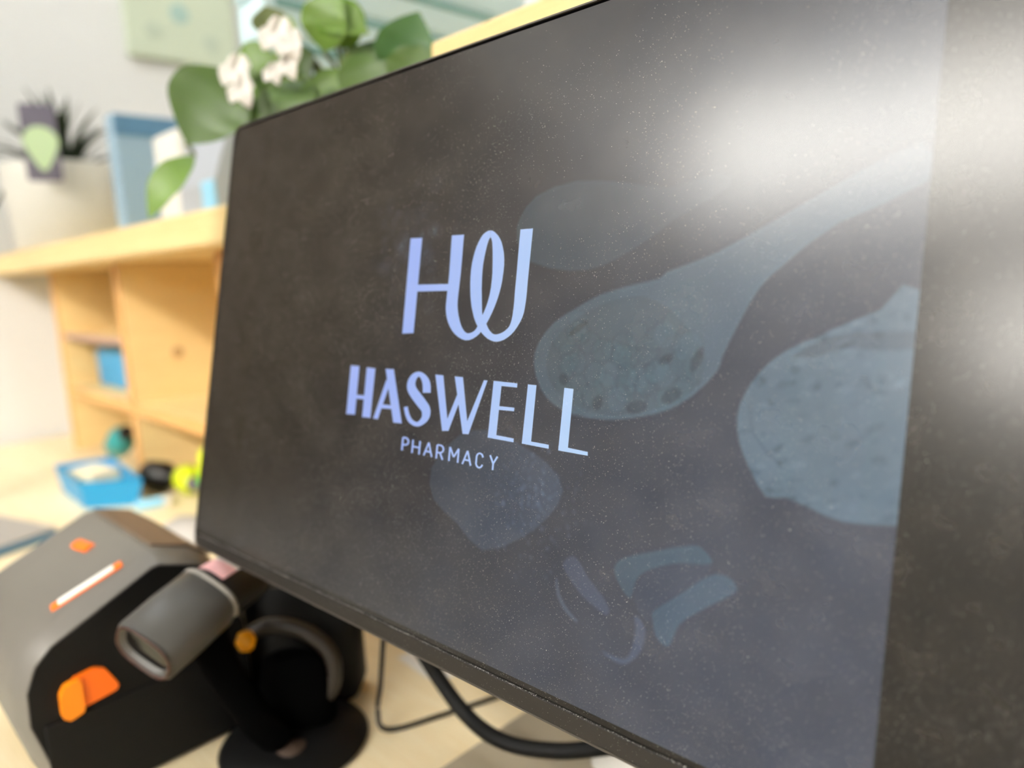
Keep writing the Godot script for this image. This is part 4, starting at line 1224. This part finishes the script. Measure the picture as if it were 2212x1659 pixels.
	tag(obj("tape_reel", lathe_mesh([Vector2(0.012, 0), Vector2(0.024, 0), Vector2(0.024, 0.018), Vector2(0.012, 0.018), Vector2(0.012, 0)], Vector3(-1.50, 1.0185, -0.50)), M.pale_grey), "small pale grey tape reel on the thin board above the blue carton", "tape")
	# bottles and markers at the foot of the shelf
	bottle("teal plastic bottle lying behind the blue basket", M.teal_bottle, Vector3(-1.605, 0.788, -0.447), Vector3(0.058, 0.034, 0.0), 0.026)
	bottle("green bottle with a black cap beside the teal bottle", M.leaf[3], Vector3(-1.485, 0.780, -0.500), Vector3(0.016, 0.058, -0.012), 0.022)
	bottle("black spray bottle at the foot of the second upright", M.black, Vector3(-1.365, 0.776, -0.425), Vector3(0.055, -0.001, -0.02), 0.025)
	bottle("lime yellow highlighter bottle lying near the monitor", M.lime, Vector3(-1.285, 0.775, -0.46), Vector3(0.055, 0.002, 0.01), 0.024)
	bottle("bright green marker bottle touching the monitor's left edge", M.bright_green, Vector3(-1.165, 0.785, -0.455), Vector3(0.04, 0.045, -0.01), 0.024)
	bottle("second lime yellow bottle, upright beside the green marker", M.lime, Vector3(-1.205, 0.7755, -0.47), Vector3(0.004, 0.075, -0.01), 0.022)

func lathe_mesh(profile: Array, at: Vector3) -> SurfaceTool:
	var st := mb()
	lathe(st, at, profile, 24)
	return st

func rear_cover(o: Vector3) -> SurfaceTool:
	var st := mb()
	st.set_smooth_group(-1)
	var a := []
	for x in [-0.712, -0.574]:
		a.append([Vector3(x, 0.9140, -0.1725) - o, Vector3(x, 0.9052, -0.2000) - o, Vector3(x, 0.8930, -0.2148) - o, Vector3(x, 0.8935, -0.2168) - o, Vector3(x, 0.9068, -0.2008) - o, Vector3(x, 0.9158, -0.1728) - o])
	loft(st, a, true, true, -1)
	return st

func bottle(label: String, m: Material, at: Vector3, axis: Vector3, r: float):
	var b := thing("bottle", label, "bottle", at)
	var st := mb()
	var t := axis.normalized()
	var l := axis.length()
	var hint := Vector3.UP if absf(t.y) < 0.8 else Vector3(1, 0, 0)
	var s := t.cross(hint).normalized()
	var u := s.cross(t)
	var ring := func(d: float, q: float) -> Array:
		var out := []
		for k in 18: out.append(t * d + (s * cos(TAU * k / 18) + u * sin(TAU * k / 18)) * q)
		return out
	loft(st, [ring.call(0.0, r * 0.85), ring.call(0.003, r), ring.call(l * 0.7, r), ring.call(l * 0.85, r * 0.6), ring.call(l, r * 0.42)])
	obj("bottle_body", st, m, b)
	st = mb()
	loft(st, [ring.call(l + 0.0004, r * 0.5), ring.call(l + 0.016, r * 0.48)])
	obj("cap", st, M.black if m != M.lime else M.violet_card, b)

func basket(b: Node3D):
	# open tray, longest along the wall; the rim is wider than the foot
	var c := [Vector3(-0.100, 0, 0.044), Vector3(0.080, 0, 0.050), Vector3(0.146, 0, -0.026), Vector3(-0.070, 0, -0.046)]
	var names := ["front_wall", "end_wall", "rear_wall", "end_wall"]
	var cen := Vector3.ZERO
	for p in c: cen += p * 0.25
	for i in 4:
		var p0: Vector3 = cen + (c[i] - cen) * 0.86
		var p1: Vector3 = cen + (c[(i + 1) % 4] - cen) * 0.86
		var q0: Vector3 = c[i] + Vector3(0, 0.048, 0)
		var q1: Vector3 = c[(i + 1) % 4] + Vector3(0, 0.048, 0)
		var ins := (cen - (p0 + p1) * 0.5)
		ins.y = 0
		ins = ins.normalized() * 0.003
		var st := mb()
		loft(st, [[p0, p1, p1 + ins, p0 + ins], [q0, q1, q1 + ins, q0 + ins]], true, true, -1)
		obj(names[i], st, M.blue, b)
	var st := mb()
	var low := []
	var up := []
	for p in c:
		low.append(cen + (p - cen) * 0.85)
		up.append(cen + (p - cen) * 0.85 + Vector3(0, 0.003, 0))
	loft(st, [low, up], true, true, -1)
	obj("bottom", st, M.blue_dark, b)
